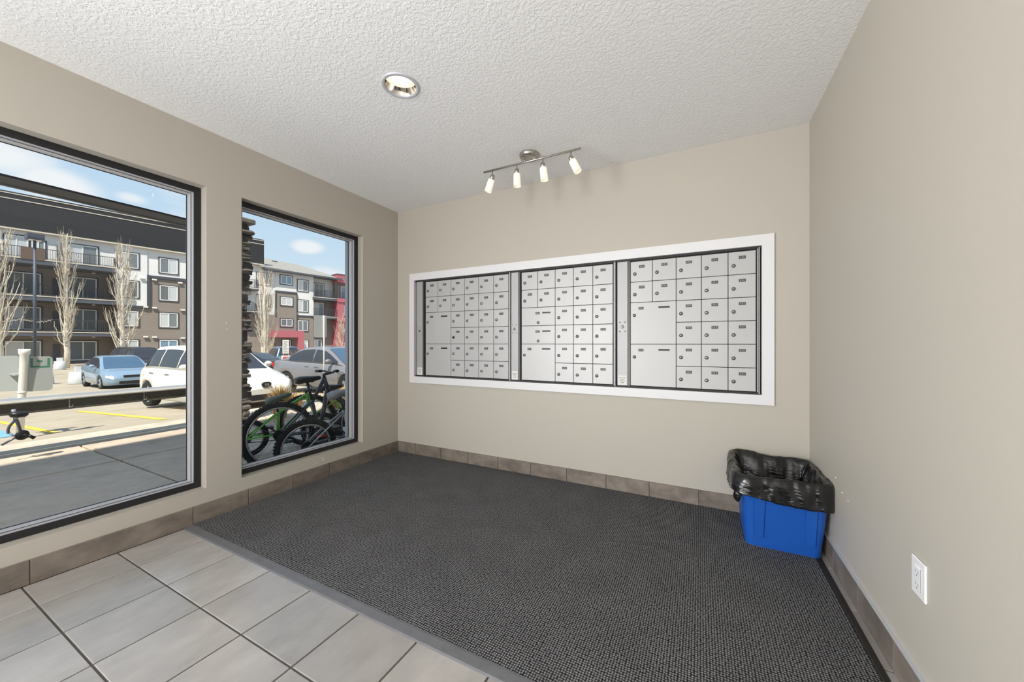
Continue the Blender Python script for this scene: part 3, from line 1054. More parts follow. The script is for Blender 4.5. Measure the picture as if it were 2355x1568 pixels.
while z < 3.30:
    h = random.uniform(.055, .115)
    z1 = min(z + h, 3.32)
    e = lambda: random.uniform(.165, .245)
    # three faces that can be seen: towards the lobby, and the two sides
    split = random.uniform(-.1, .1)
    stone(.06, e(), -e(), split, z, z1 - .006)
    stone(.06, e(), split, e(), z, z1 - .006)
    stone(-e(), .06, .08, e(), z, z1 - .006)
    stone(-e(), .06, -e(), -.08, z, z1 - .006)
    z = z1
mb = MB(); mb.bevbox(-.26, .26, -.26, .26, 3.32, 3.40, .012)
mb.build('cap', M['capstone'], pier)

cb = empty('canopy_board', (-5.44, 0, 1.428))
tag(cb, 'long black canopy board crossing the sky high outside the wide window', 'canopy board')
mb = MB(); mb.box(-.132, .14, -9, 2.5, 0, .02)
mb.build('board', M['soffit'], cb)
mb = MB(); mb.box(-.144, -.132, -9, 2.5, -.012, .02)
mb.build('lip', M['soffit_lip'], cb)

rl = empty('barrier_rail', (-7.0, 0, GS))
tag(rl, 'long low plank-topped barrier rail crossing the view outside the wide window', 'rail')
mb = MB(); mb.box(.03, .09, -6, 3.05, .50, .625)
mb.build('beam', M['rail'], rl)
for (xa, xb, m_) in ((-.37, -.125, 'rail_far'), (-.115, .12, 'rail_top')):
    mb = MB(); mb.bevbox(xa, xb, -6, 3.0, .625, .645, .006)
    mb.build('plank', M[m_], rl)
mb = MB(); mb.box(-.36, -.30, -6, 3.0, .56, .625)
mb.build('beam', M['rail'], rl)
for y in (-4.6, -2.0, .4, 1.52, 2.2, 2.9):
    mb = MB(); mb.box(.09, .096, y - .004, y + .004, .52, .62); mb.box(.09, .096, y + .004, y + .03, .52, .528); mb.box(.09, .096, y + .026, y + .03, .52, .56)
    mb.build('bracket', M['rail_top'], rl)
for y in (-5.6, -1.6):
    mb = MB(); mb.box(-.15, -.09, y - .03, y + .03, 0, .625)
    mb.build('leg', M['rail'], rl)

# ------------------------------------------------------------------ white bollard post and parking signs
bp = empty('white_post', (-9.41, 1.565, gz(-9.41)))
tag(bp, 'white round post with flared top between two grey sign plates', 'post')
mb = MB(); mb.tube([(0, 0, 0), (.03, .015, .6), (.062, .03, 1.18), (.066, .032, 1.30), (.068, .034, 1.33), (.07, .034, 1.40)], [.040, .042, .044, .046, .058, .062], 20)
mb.build('shaft', M['white_post'], bp)
mb = MB(); mb.lathe([(.049, 0), (.049, .02), (.042, .03)], 20, 0, Matrix.Translation((.036, .018, .72)))
mb.build('band', M['white_post'], bp)
def rounded(w, h, r, n=5):
    return [(x, y + h / 2) for x, y in rrect(w / 2, h / 2, r, n)]
def sign(name, loc, ang, w, h, t, label, m_, r=.05):
    o = empty(name, loc, ang)
    tag(o, label, 'sign')
    b = MB(); b.prism(rounded(w, h, r), -t / 2, t / 2, 'y')
    b.build('plate', m_, o)
    return o
bx_, by_, bz_ = bp.location
def bolt_on(loc, ang, w, h, m_):
    b = MB(); b.prism(rounded(w, h, .05), -.006, .006, 'y')
    o = b.build('sign_plate', m_, bp)
    o.location = (loc[0] - bx_, loc[1] - by_, loc[2] - bz_); o.rotation_euler = (0, 0, ang)
    return o
bolt_on((-9.72, 1.50, -.76), R(52), .27, .56, M['sign_grey'])
s2_ = bolt_on((-9.36, 1.745, -.76), R(80), .27, .55, M['sign_grey'])
s2_['label'] = 'grey plate with green print'
b = MB()
b.box(-.085, .105, -.009, -.0065, .375, .40); b.box(-.085, -.06, -.009, -.0065, .40, .52); b.box(.08, .105, -.009, -.0065, .40, .52); b.box(-.02, .03, -.009, -.0065, .46, .49)
b.build('print', M['sign_green'], s2_)
b = MB()
for z in (.62, 1.0):
    b.box(-.30, .06, -.05, .03, z - .012, z + .012)
b.build('bracket', M['sign_grey'], bp)

# ------------------------------------------------------------------ bicycles
def wheel(root, x, r, tyre_w, nsp=24, rim=M['alloy'], cass=True):
    Mx = Matrix.Translation((x, 0, r)) @ Matrix.Rotation(R(90), 4, 'X')
    mb = MB()
    pr = []
    for k in range(8):
        a = 2 * math.pi * k / 8
        pr.append((r - tyre_w / 2 + tyre_w / 2 * math.cos(a), tyre_w / 2 * math.sin(a)))
    mb.lathe(pr, 36, 0, Mx, close=True)
    # tread blocks
    nk = 54
    for k in range(nk):
        a = 2 * math.pi * k / nk
        for sgn in (-1, 1):
            c = Vector(((r + .003) * math.cos(a + sgn * .03), (r + .003) * math.sin(a + sgn * .03), sgn * tyre_w * .22))
            d = Vector((math.cos(a), math.sin(a), 0)); tt = Vector((-math.sin(a), math.cos(a), 0)); w_ = Vector((0, 0, 1))
            q = []
            for (i, j) in ((1, 1), (-1, 1), (-1, -1), (1, -1)):
                q.append(Mx @ (c + tt * (i * .008) + w_ * (j * tyre_w * .16) - d * .008))
            for (i, j) in ((1, 1), (-1, 1), (-1, -1), (1, -1)):
                q.append(Mx @ (c + tt * (i * .006) + w_ * (j * tyre_w * .13) + d * .002))
            mb.add(q, [(4, 5, 6, 7), (0, 1, 5, 4), (1, 2, 6, 5), (2, 3, 7, 6), (3, 0, 4, 7)])
    w = mb.build('wheel', M['knob_tyre'], root)
    mb = MB()
    r2 = r - tyre_w + .002
    mb.lathe([(r2, -.012), (r2 - .018, -.009), (r2 - .018, .009), (r2, .012)], 36, 0, Mx, close=True)
    mb.build('rim', rim, w)
    mb = MB()
    for k in range(nsp):
        a = 2 * math.pi * k / nsp
        s = (-1) ** k
        b_ = a + s * .35
        mb.tube([Mx @ Vector((.02 * math.cos(b_), .02 * math.sin(b_), s * .028)), Mx @ Vector(((r2 - .016) * math.cos(a), (r2 - .016) * math.sin(a), 0))], .0016, 3, caps=False)
    mb.build('spoke', M['spoke'], w)
    mb = MB(); mb.tube([(x, -.05, r), (x, .05, r)], .018, 10)
    if cass:
        for i, cr in enumerate((.055, .048, .04, .033)):
            mb.tube([(x, -.024 - .006 * i, r), (x, -.027 - .006 * i, r)], cr, 18)
    mb.build('hub', M['black_metal'], w)
    return w
def bicycle(label, loc, heading, lean, r, wb, frame_m, fork_m, saddle_m, sad, bar, bb=(.43, .30), top_low=0.0, tyre=.052, seat_stay_h=.0, saddle_accent=None, bar_rise=.02, reflector=False, light_rim=M['alloy'], tilt=.06):
    """x forward from the rear hub; sad: saddle (x, z); bar: stem top (x, z)"""
    root = empty('bicycle', loc, rot=(lean, 0, heading))
    tag(root, label, 'bicycle', 'parked bicycles')
    wheel(root, 0, r, tyre, rim=light_rim)
    wheel(root, wb, r, tyre, rim=light_rim, cass=False)
    hb = Vector((bar[0] + .02, 0, bar[1] - .17)); ht = Vector((bar[0] - .02, 0, bar[1] - .05))
    if hb.z < 2 * r + .03:
        hb.z = 2 * r + .04
        ht.z = max(ht.z, hb.z + .08)
    B = Vector((bb[0], 0, bb[1])); H = Vector((0, 0, r))
    sd = Vector((sad[0], 0, sad[1]))
    sc = B.lerp(sd, .62)
    mb = MB()
    mb.tube([B, sc], .018, 10)
    mb.tube([sc - (sc - B) * .06, ht + Vector((0, 0, -.02))], [.017, .021], 10)
    mb.tube([B, hb], [.022, .024], 10)
    mb.tube([hb - Vector((0, 0, .02)), ht], .024, 10)
    for s in (-1, 1):
        mb.tube([B + Vector((0, s * .03, 0)), Vector((B.x * .55, s * .05, (B.z + r) / 2 + .01)), H + Vector((0, s * .055, 0))], .011, 8)
        mb.tube([sc + Vector((0, s * .02, -.02)), Vector((sc.x * .5, s * .045, (sc.z + r) / 2)), H + Vector((0, s * .055, 0))], .0095, 8)
    mb.build('frame', frame_m, root)
    mb = MB()
    F = Vector((wb, 0, r))
    cr = Vector((hb.x + .015, 0, hb.z - .03))
    mb.tube([cr + Vector((0, -.07, 0)), cr + Vector((0, .07, 0))], .02, 8)
    for s in (-1, 1):
        mb.tube([cr + Vector((0, s * .065, 0)), F + Vector((0, s * .065, 0))], [.018, .014], 8)
    mb.tube([cr, ht + Vector((0, 0, .02))], .016, 8)
    mb.build('fork', fork_m, root)
    # saddle
    mb = MB()
    rg = []
    for (x, w, h, zz) in ((-.13, .03, .02, .0), (-.125, .062, .035, .005), (-.08, .075, .05, .012), (-.02, .058, .05, .008), (.05, .03, .042, .003), (.11, .02, .035, .004), (.135, .012, .02, .0)):
        dp = 1.25 if x < -.03 else .95
        rg.append([(sd.x + x + .01, w * math.cos(2 * math.pi * k / 12), sd.z + zz + tilt * x + (h * .5 * math.sin(2 * math.pi * k / 12) if math.sin(2 * math.pi * k / 12) > 0 else h * dp * math.sin(2 * math.pi * k / 12))) for k in range(12)])
    mb.loft(rg, caps=True)
    mb.build('saddle', saddle_m, root)
    mb = MB(); mb.tube([sc - (sd - sc) * .1, sd - Vector((0, 0, .03))], .0135, 10); mb.tube([sd + Vector((-.07, 0, -.035)), sd + Vector((.07, 0, -.035))], .008, 6)
    mb.build('seat_post', M['black_metal'], root)
    # bar and stem
    T = Vector((bar[0] + .06, 0, bar[1]))
    mb = MB(); mb.tube([ht, ht + Vector((-.005, 0, .03)), T], .016, 8); mb.build('stem', M['black_metal'], root)
    mb = MB()
    L = .29 * min(1, r / .33)
    mb.tube([T + Vector((-.05, -L, bar_rise)), T + Vector((-.02, -L * .5, bar_rise)), T + Vector((0, -L * .2, 0)), T + Vector((0, L * .2, 0)), T + Vector((-.02, L * .5, bar_rise)), T + Vector((-.05, L, bar_rise))], .011, 8)
    hbar = mb.build('handlebar', M['black_metal'], root)
    for s in (-1, 1):
        mb = MB(); mb.tube([T + Vector((-.03, s * L * .68, bar_rise)), T + Vector((-.052, s * L * 1.02, bar_rise))], .017, 10); mb.build('grip', M['slot'], hbar)
        mb = MB(); mb.tube([T + Vector((-.01, s * L * .5, bar_rise)), T + Vector((.045, s * L * .58, bar_rise - .02)), T + Vector((.03, s * L * .9, bar_rise - .03))], .005, 6); mb.build('brake_lever', M['alloy'], hbar)
    # cranks
    mb = MB()
    mb.tube([B + Vector((0, -.048, 0)), B + Vector((0, -.054, 0))], r * .27, 24)
    mb.tube([B + Vector((0, -.075, 0)), B + Vector((0, .075, 0))], .014, 8)
    cl = r * .5
    pa = Vector((cl * .8, -.08, -cl * .6)); pb = Vector((-cl * .8, .08, cl * .6))
    mb.tube([B + Vector((0, -.07, 0)), B + pa], .01, 6); mb.tube([B + Vector((0, .07, 0)), B + pb], .01, 6)
    ck = mb.build('crankset', M['black_metal'], root)
    for p in (pa, pb):
        q = B + p
        s = -1 if p.y < 0 else 1
        mb = MB(); mb.bevbox(q.x - .045, q.x + .045, min(q.y, q.y + s * .09), max(q.y, q.y + s * .09), q.z - .012, q.z + .012, .004); mb.build('pedal', M['slot'], ck)
    # chain runs
    mb = MB()
    mb.tube([(0, -.035, r + .045), (B.x, -.051, B.z + r * .26)], .005, 5); mb.tube([(0, -.035, r - .045), (B.x, -.051, B.z - r * .26)], .005, 5)
    mb.build('chain', M['black_metal'], root)
    # cables
    mb = MB(); mb.tube([T + Vector((.03, -.08, 0)), T + Vector((.12, -.05, -.05)), T + Vector((.1, 0, -.16)), hb + Vector((.02, .02, 0))], .003, 5); mb.build('cable', M['slot'], root)
    if reflector:
        mb = MB(); mb.bevbox(.10, .20, .035, .05, r + .05, r + .075, .005); mb.build('reflector', M['reflector'], root)
    mb = MB(); mb.tube([(B.x - .12, .04, B.z - .03), (B.x - .16, .19, .0)], .008, 6); mb.build('kickstand', M['black_metal'], root)
    return root
M['f_navy'] = paint('navy_black_frame', srgb(38, 42, 66)); M['f_silver'] = paint('silver_grey_frame', srgb(176, 174, 176), .3)
M['f_green'] = paint('bright_green_frame', srgb(96, 190, 50)); M['f_lime'] = paint('lime_frame', srgb(150, 196, 60)); M['f_mauve'] = paint('mauve_frame', srgb(164, 124, 164))
M['f_grey'] = paint('graphite_frame', srgb(110, 112, 118), .3)
bicycle('navy mountain bicycle with knobbly tyres and a tall black saddle', (-3.90, 2.29, GS), R(76), R(-3), .345, .93, M['f_navy'], M['black_metal'], M['saddle'], (.28, .915), (.48, .97), bb=(.40, .30))
bicycle('silver-grey bicycle with a grey saddle standing nearest the glass', (-3.56, 2.34, GS), R(72), R(9), .28, .96, M['f_silver'], M['f_silver'], M['saddle_grey'], (.30, .80), (.70, .92), reflector=True, tilt=.18)
bicycle('small bright green bicycle with a grey-green saddle behind the navy one', (-4.66, 2.36, GS), R(62), R(4), .215, .76, M['f_green'], M['f_green'], M['saddle_green'], (.30, .66), (.62, .74), bb=(.31, .22), tyre=.048, tilt=.30)
bicycle('lime-framed bicycle standing behind the navy one with its bar raised', (-4.5, 3.0, GS), R(50), R(3), .33, 1.02, M['f_lime'], M['black_metal'], M['saddle'], (.26, .74), (.74, 1.0))
bicycle('mauve-framed bicycle half hidden by the window jamb', (-3.30, 3.45, GS), R(80), R(2), .32, 1.0, M['f_mauve'], M['f_mauve'], M['saddle'], (.28, .78), (.72, .92))
kb_ = empty('bicycle', (-6.78, 1.1, GS))
tag(kb_, 'stripped children\'s bicycle frame with saddle and one pedal by the barrier rail', 'bicycle')
def kt(*p):
    return [Vector((x, (y - 1.1) * .96, (z + .06) - GS)) for x, y, z in p]
mb = MB()
mb.tube(kt((0.05, 1.092, -.87), (.03, 1.098, -.905)), .02, 8)
mb.tube(kt((.03, 1.098, -.90), (0.0, 1.085, -.935), (-.02, 1.062, -.975), (-.03, 1.052, -1.02), (-.03, 1.056, -1.06)), .013, 8)
mb.tube(kt((.03, 1.098, -.90), (.02, 1.115, -.96), (0, 1.142, -1.075)), .015, 8)
mb.tube(kt((0, 1.135, -1.09), (.01, 1.08, -1.12), (.02, 1.0, -1.17)), .012, 8)
mb.tube(kt((-.03, 1.056, -1.05), (-.01, 1.09, -1.09), (0, 1.135, -1.09)), .01, 8)
mb.build('frame', M['f_grey'], kb_)
mb = MB(); mb.tube(kt((.06, 1.073, -.79), (.05, 1.094, -.885)), .016, 8); mb.tube(kt((.05, 1.085, -.872), (.05, 1.105, -.876)), .022, 8)
mb.build('seat_post', M['alloy'], kb_)
mb = MB(); rg = []
for (d, w, h) in ((-.03, .02, .012), (-.02, .05, .03), (.03, .055, .036), (.08, .045, .032), (.10, .02, .012)):
    rg.append([(.07 + w * math.cos(2 * math.pi * k / 10), -.025 + d, .525 + h * math.sin(2 * math.pi * k / 10) - d * .08) for k in range(10)])
mb.loft(rg, caps=True); mb.build('saddle', M['saddle'], kb_)
mb = MB(); mb.lathe([(.0005, -.012), (.052, -.01), (.056, 0), (.052, .01), (.0005, .012)], 20, 0, Mat4(kt((.03, 1.142, -1.088))[0], (1, .25, 0)))
mb.tube(kt((.04, 1.142, -1.088), (.06, 1.176, -1.09)), .008, 6)
mb.build('crankset', M['black_metal'], kb_)
mb = MB(); mb.tube(kt((.07, 1.18, -1.095), (.07, 1.222, -1.135)), [.016, .02], 6); mb.build('pedal', M['slot'], kb_)

# ------------------------------------------------------------------ dry grass
def tuft(label, x, y, h, n, spread, m_, kindname='dry_grass', wide=.008):
    mb = MB()
    z0 = gz(x)
    for i in range(n):
        a = random.uniform(0, 6.283); rr_ = random.uniform(0, spread * .35)
        bx, by = rr_ * math.cos(a), rr_ * math.sin(a)
        hh = h * random.uniform(.55, 1.1)
        l = random.uniform(.15, 1) * spread
        b_ = a + random.uniform(-.6, .6)
        mx_, my_ = bx + l * .35 * math.cos(b_), by + l * .35 * math.sin(b_)
        ex, ey = bx + l * math.cos(b_), by + l * math.sin(b_)
        px_, py_ = -math.sin(b_) * wide, math.cos(b_) * wide
        mb.add([(bx - px_, by - py_, 0), (bx + px_, by + py_, 0), (mx_ + px_ * .8, my_ + py_ * .8, hh * .65), (mx_ - px_ * .8, my_ - py_ * .8, hh * .65), (ex, ey, hh * random.uniform(.75, 1))],
               [(0, 1, 2, 3), (3, 2, 4)])
    o = mb.build(kindname, m_)
    o.location = (x, y, z0)
    tag(o, label, 'grass', 'dry grass clumps')
    return o
random.seed(21)
tuft('straw-coloured grass clump at the foot of the stone pier', -6.55, 3.86, .62, 420, .26, M['straw'])
tuft('straw grass clump behind the grey-green saddle', -7.3, 4.55, .34, 320, .34, M['straw'])
tuft('straw grass clump in front of the white car bumper', -6.6, 4.95, .32, 320, .36, M['straw'])
tuft('straw grass clump behind the navy bicycle saddle', -7.4, 6.0, .34, 320, .42, M['straw'])
tuft('straw grass clump below the grey car', -7.2, 6.95, .36, 320, .42, M['straw'])
tuft('rusty dry grass clump rising above the grey car roof', -15.2, 9.9, 1.55, 500, .8, M['rust'], wide=.012)
tuft('rusty dry grass clump nearest the red tower base', -13.8, 11.5, 1.75, 500, .8, M['rust'], wide=.012)

# ------------------------------------------------------------------ cars
def interp(tab, x):
    if x <= tab[0][0]:
        return tab[0][1]
    for (xa, ya), (xb, yb) in zip(tab[:-1], tab[1:]):
        if x <= xb:
            k = (x - xa) / (xb - xa)
            k = k * k * (3 - 2 * k) * .5 + k * .5
            return ya + (yb - ya) * k
    return tab[-1][1]
def car(label, loc, heading, body, L=4.4, Wd=1.76, H=1.45, wr_=.32, front=.88, rear=.85, belt=None, cab=None, glass_front=None, hatch=False, emblem=False, pillars=(0.1,), handle_m=None, tail=True, rub=False, name='car'):
    root = empty(name, loc, heading)
    tag(root, label, 'car', 'parked cars')
    hl, hw0 = L / 2, Wd / 2
    ax = (-hl + rear, hl - front)
    # top line of the lower body, half width and sill line against x
    top = belt
    wid = [(-hl, hw0 * .72), (-hl + .12, hw0 * .90), (-hl + .6, hw0 * .99), (0, hw0), (hl - .7, hw0 * .985), (hl - .22, hw0 * .88), (hl - .06, hw0 * .72), (hl, hw0 * .60)]
    sill = [(-hl, .42), (-hl + .15, .26), (-hl + .5, .2), (hl - .5, .19), (hl - .12, .22), (hl, .36)]
    xs_ = sorted(set([-hl + L * k / 64 for k in range(65)] + [a + d for a in ax for d in (-wr_ - .07, -wr_ - .06, wr_ + .06, wr_ + .07)]))
    def zb_(x):
        z = interp(sill, x)
        for a in ax:
            d = abs(x - a)
            rr_ = wr_ + .065
            if d < rr_:
                z = max(z, wr_ * .96 + math.sqrt(rr_ * rr_ - d * d) * .92)
        return z
    rings_ = []
    for x in xs_:
        zt_, w, zb = interp(top, x), interp(wid, x), zb_(x)
        zs = interp(sill, x)
        hgt = zt_ - zs
        half = [(0, zb), (w * .9, zb), (w * .985, max(zb + .01, zs + .06 * hgt)), (w, max(zb + .02, zs + .42 * hgt)), (w * .99, max(zb + .03, zs + .70 * hgt)), (w * .955, zs + .90 * hgt), (w * .90, zt_ - .012), (w * .6, zt_ + .012), (0, zt_ + .022)]
        full = [(x, y, z) for y, z in half] + [(x, -y, z) for y, z in half[-2:0:-1]]
        rings_.append(full)
    mb = MB(); mb.loft(rings_, caps=True)
    mb.build('body', body, root)
    # cabin
    xr0, xr1, xf1, xf0 = cab              # rear base, roof rear, roof front, windscreen base
    def roof(x):
        return interp([(xr0, interp(top, xr0)), (xr1, H - .03), ((xr1 + xf1) / 2, H), (xf1, H - .035), (xf0, interp(top, xf0))], x)
    def sect(x):
        zbelt = interp(top, x) - .02
        zr = max(roof(x), zbelt + .02)
        wb_ = interp(wid, x) * .905
        wr2 = wb_ - (zr - zbelt) * .36
        return zbelt, zr, wb_, wr2
    rings_ = []
    nx = 34
    for i in range(nx + 1):
        x = xr0 + (xf0 - xr0) * i / nx
        zbelt, zr, wb_, wr2 = sect(x)
        hgt = zr - zbelt
        half = [(0, zbelt), (wb_, zbelt), (wb_ * .5 + wr2 * .5 + .02 * hgt, zbelt + hgt * .5), (wr2 + .03 * hgt, zbelt + hgt * .86), (wr2 * .93, zr - .01 * hgt), (wr2 * .6, zr + .008), (0, zr + .014)]
        rings_.append([(x, y, z) for y, z in half] + [(x, -y, z) for y, z in half[-2:0:-1]])
    mb = MB(); mb.loft(rings_, caps=True)
    mb.build('cabin', body, root)
    gf = glass_front or M['car_glass']
    # windscreen and rear glass lie on the sloping ends
    def end_glass(xa, xb, nm, m_):
        b = MB(); rows = []
        for i in range(7):
            x = xa + (xb - xa) * i / 6
            zbelt, zr, wb_, wr2 = sect(x)
            row = []
            for k in range(9):
                tt = -1 + 2 * k / 8
                y = tt * wr2 * .87
                zc_ = zr + .014 - (abs(tt) ** 2) * .012
                row.append((x, y, zc_ + .012))
            rows.append(row)
        b.loft(rows, closed=False)
        vs2 = [(x, y, z - .02) for r_ in rows for x, y, z in r_]
        return b.build(nm, m_, root)
    end_glass(xf1 + (xf0 - xf1) * .10, xf1 + (xf0 - xf1) * .93, 'windscreen', gf)
    end_glass(xr1 - (xr1 - xr0) * .12, xr1 - (xr1 - xr0) * .85, 'rear_window', M['car_glass'])
    # side glass between the pillars
    stops = [xr0 + (xr1 - xr0) * .42] + list(pillars) + [xf1 + (xf0 - xf1) * .70]
    for s in (-1, 1):
        for a, c in zip(stops[:-1], stops[1:]):
            b = MB(); rows = []
            x_a, x_c = a + .03, c - .03
            for i in range(9):
                x = x_a + (x_c - x_a) * i / 8
                zbelt, zr, wb_, wr2 = sect(x)
                hgt = zr - zbelt
                col = []
                for f in (.10, .5, .84):
                    if f <= .5:
                        y = wb_ + (wb_ * .5 + wr2 * .5 + .02 * hgt - wb_) * (f / .5)
                    else:
                        y0_ = wb_ * .5 + wr2 * .5 + .02 * hgt
                        y = y0_ + (wr2 + .03 * hgt - y0_) * ((f - .5) / .36)
                    col.append((x, s * (y + .008), zbelt + hgt * f))
                rows.append(col)
            b.loft(rows, closed=False)
            b.build('side_window', M['car_glass'], root)
    for a in ax:
        for s in (-1, 1):
            y = s * (interp(wid, a) - .115)
            Mx = Matrix.Translation((a, y, wr_)) @ Matrix.Rotation(R(-90 * s), 4, 'X')
            b = MB()
            b.lathe([(wr_ * .66, -.09), (wr_ * .93, -.095), (wr_, -.075), (wr_, .075), (wr_ * .93, .095), (wr_ * .66, .09)], 32, 0, Mx)
            wl = b.build('wheel', M['tyre'], root)
            b = MB()
            b.lathe([(wr_ * .67, .088), (wr_ * .62, .085), (wr_ * .60, .05), (wr_ * .14, .06), (.0005, .065)], 30, 1, Mx)
            for k in range(5):
                a5 = 2 * math.pi * k / 5
                d = Vector((math.cos(a5), math.sin(a5), 0)); e = Vector((-math.sin(a5), math.cos(a5), 0))
                q = [Mx @ (d * (wr_ * .1) + e * .035 + Vector((0, 0, .082))), Mx @ (d * (wr_ * .1) - e * .035 + Vector((0, 0, .082))), Mx @ (d * (wr_ * .63) - e * .05 + Vector((0, 0, .088))), Mx @ (d * (wr_ * .63) + e * .05 + Vector((0, 0, .088))),
                     Mx @ (d * (wr_ * .1) + e * .035 + Vector((0, 0, .05))), Mx @ (d * (wr_ * .1) - e * .035 + Vector((0, 0, .05))), Mx @ (d * (wr_ * .63) - e * .05 + Vector((0, 0, .05))), Mx @ (d * (wr_ * .63) + e * .05 + Vector((0, 0, .05)))]
                b.add(q, [(0, 1, 2, 3), (0, 3, 7, 4), (1, 5, 6, 2)])
            b.build('wheel_rim', [M['alloy'], M['car_black']], wl)
    # doors: handles and mirrors
    for s in (-1, 1):
        zb2, zr, wb_, wr2 = sect(xf1 + (xf0 - xf1) * .5)
        b = MB()
        xm = xf1 + (xf0 - xf1) * .52
        zm = interp(top, xm) + .06
        rg = []
        for i in range(7):
            th_ = math.pi * i / 6
            rg.append([(xm - .02 + .07 * math.cos(th_), s * (hw0 * .93 + .13 + .10 * math.sin(th_) * math.cos(2 * math.pi * k / 12) * .95), zm + .03 + .07 * math.sin(th_) * math.sin(2 * math.pi * k / 12)) for k in range(12)])
        b.loft(rg)
        b.tube([(xm, s * hw0 * .88, zm - .02), (xm, s * (hw0 * .93 + .10), zm + .01)], .025, 6)
        b.build('mirror', body, root)
        for xh in (pillars[0] - .18, (pillars[0] + stops[-1]) / 2 - .30):
            b = MB(); zt_ = interp(top, xh)
            yy = interp(wid, xh) * .975
            b.bevbox(xh - .09, xh + .09, s * yy - .012, s * yy + .025, zt_ - .14, zt_ - .112, .006)
            b.build('door_handle', handle_m or body, root)
        # head and tail lamps wrap the corners
        for (xa, xb, m_, nm) in ((hl - .34, hl - .035, M['headlamp'], 'headlamp'), (-hl + .03, -hl + .20, M['taillamp'], 'tail_lamp')):
            if nm == 'tail_lamp' and not tail:
                continue
            b = MB(); rows = []
            for i in range(7):
                x = xa + (xb - xa) * i / 6
                zt_, w, zs = interp(top, x), interp(wid, x), interp(sill, x)
                hgt = zt_ - zs
                k_ = i / 6 if nm == 'headlamp' else 1 - i / 6
                f0, f1 = .70, .70 + .19
                col = []
                for f in (f0 - .02 * k_, f0 + .1, f1):
                    y = w * (.99 if f <= .7 else .99 - (f - .7) / .2 * .035) + .012
                    col.append((x + .008 * (1 if nm == 'headlamp' else -1), s * y, zs + hgt * f))
                rows.append(col)
            b.loft(rows, closed=False)
            b.build(nm, m_, root)
    # grille and bumper mouth on the nose, plate at the tail
    b = MB()
    zt_ = interp(top, hl - .02)
    b.bevbox(hl - .05, hl + .012, -hw0 * .5, hw0 * .5, .27, .40, .01)
    b.build('bumper_grille', M['car_black'], root)
    if rub:
        b = MB(); b.bevbox(hl - .05, hl + .010, -hw0 * .36, hw0 * .36, .56, .64, .01); b.build('grille', M['car_black'], root)
    if emblem:
        b = MB()
        Mx = Matrix.Translation((hl + .004, 0, .60)) @ Matrix.Rotation(R(90), 4, 'Y')
        n_ = 24
        prf = []
        for k in range(n_):
            a = 2 * math.pi * k / n_
            ca, sa = math.cos(a), math.sin(a)
            prf.append((math.copysign(abs(sa) ** .7, sa) * .055, math.copysign(abs(ca) ** .7, ca) * .10))
        vs_ = []
        for (f, d) in ((1, -.03), (1, .012), (.8, .014), (.78, .006), (.0, .006)):
            vs_.append([(hl + d, y * f, .615 + z * f) for z, y in prf])
        b.loft(vs_)
        # three strokes inside the ring
        for (y0_, y1_) in ((-.045, -.03), (-.008, .008), (.03, .045)):
            b.box(hl + .004, hl + .012, y0_, y1_, .59, .64, 1)
        b.build('emblem', [M['car_black'], M['alloy']], root)
    return root
hat = dict(L=3.95, Wd=1.70, H=1.50, wr_=.31, front=.80, rear=.62, belt=[(-1.975, .86), (-1.85, .95), (-1.2, .96), (.55, .93), (.95, .90), (1.45, .80), (1.80, .70), (1.975, .50)], cab=(-1.93, -1.45, .10, 1.02), pillars=(-.62, -.50 + .0,))
hat['pillars'] = (-.95, -.12)
car('white hatchback parked nose-in, its bonnet filling the narrow window', (-10.82, 4.80, gz(-10.8) - .01), R(3), M['p_white'], emblem=True, tail=False, handle_m=M['chrome'], **hat)
sed = dict(L=4.5, Wd=1.75, H=1.43, wr_=.315, front=.90, rear=.92, belt=[(-2.25, .80), (-2.15, .98), (-1.6, 1.0), (-1.0, .97), (.6, .93), (1.1, .88), (1.7, .78), (2.1, .66), (2.25, .50)], cab=(-1.75, -.75, .18, 1.25), pillars=(-.18,))
car('pale blue-silver sedan facing the camera across the lot', (-23.95, 6.75, gz(-24) - .02), R(-4), M['p_blue'], glass_front=M['car_glass_blue'], rub=True, **sed)
car('metallic grey sedan parked behind the bicycles', (-10.45, 8.0, gz(-10.4) - .01), R(2), M['p_grey'], glass_front=M['car_glass_blue'], handle_m=M['chrome'], **sed)
suv = dict(L=4.6, Wd=1.85, H=1.78, wr_=.36, front=.9, rear=.85, belt=[(-2.3, .95), (-2.2, 1.08), (-1.5, 1.1), (.6, 1.06), (1.1, 1.02), (1.9, .92), (2.15, .8), (2.3, .6)], cab=(-2.2, -1.85, .15, 1.0), pillars=(-1.1, -.2))
car('black four-wheel drive with roof just showing behind the blue sedan', (-32.2, 10.2, gz(-32)), R(8), M['p_dark'], **suv)
car('charcoal car with red tail lamps behind the white hatchback', (-22.4, 11.2, gz(-22)), R(206), M['p_dark'], **sed)
car('steel blue car far back near the red entrance', (-26.6, 15.8, gz(-26)), R(160), M['p_steel'], **suv)

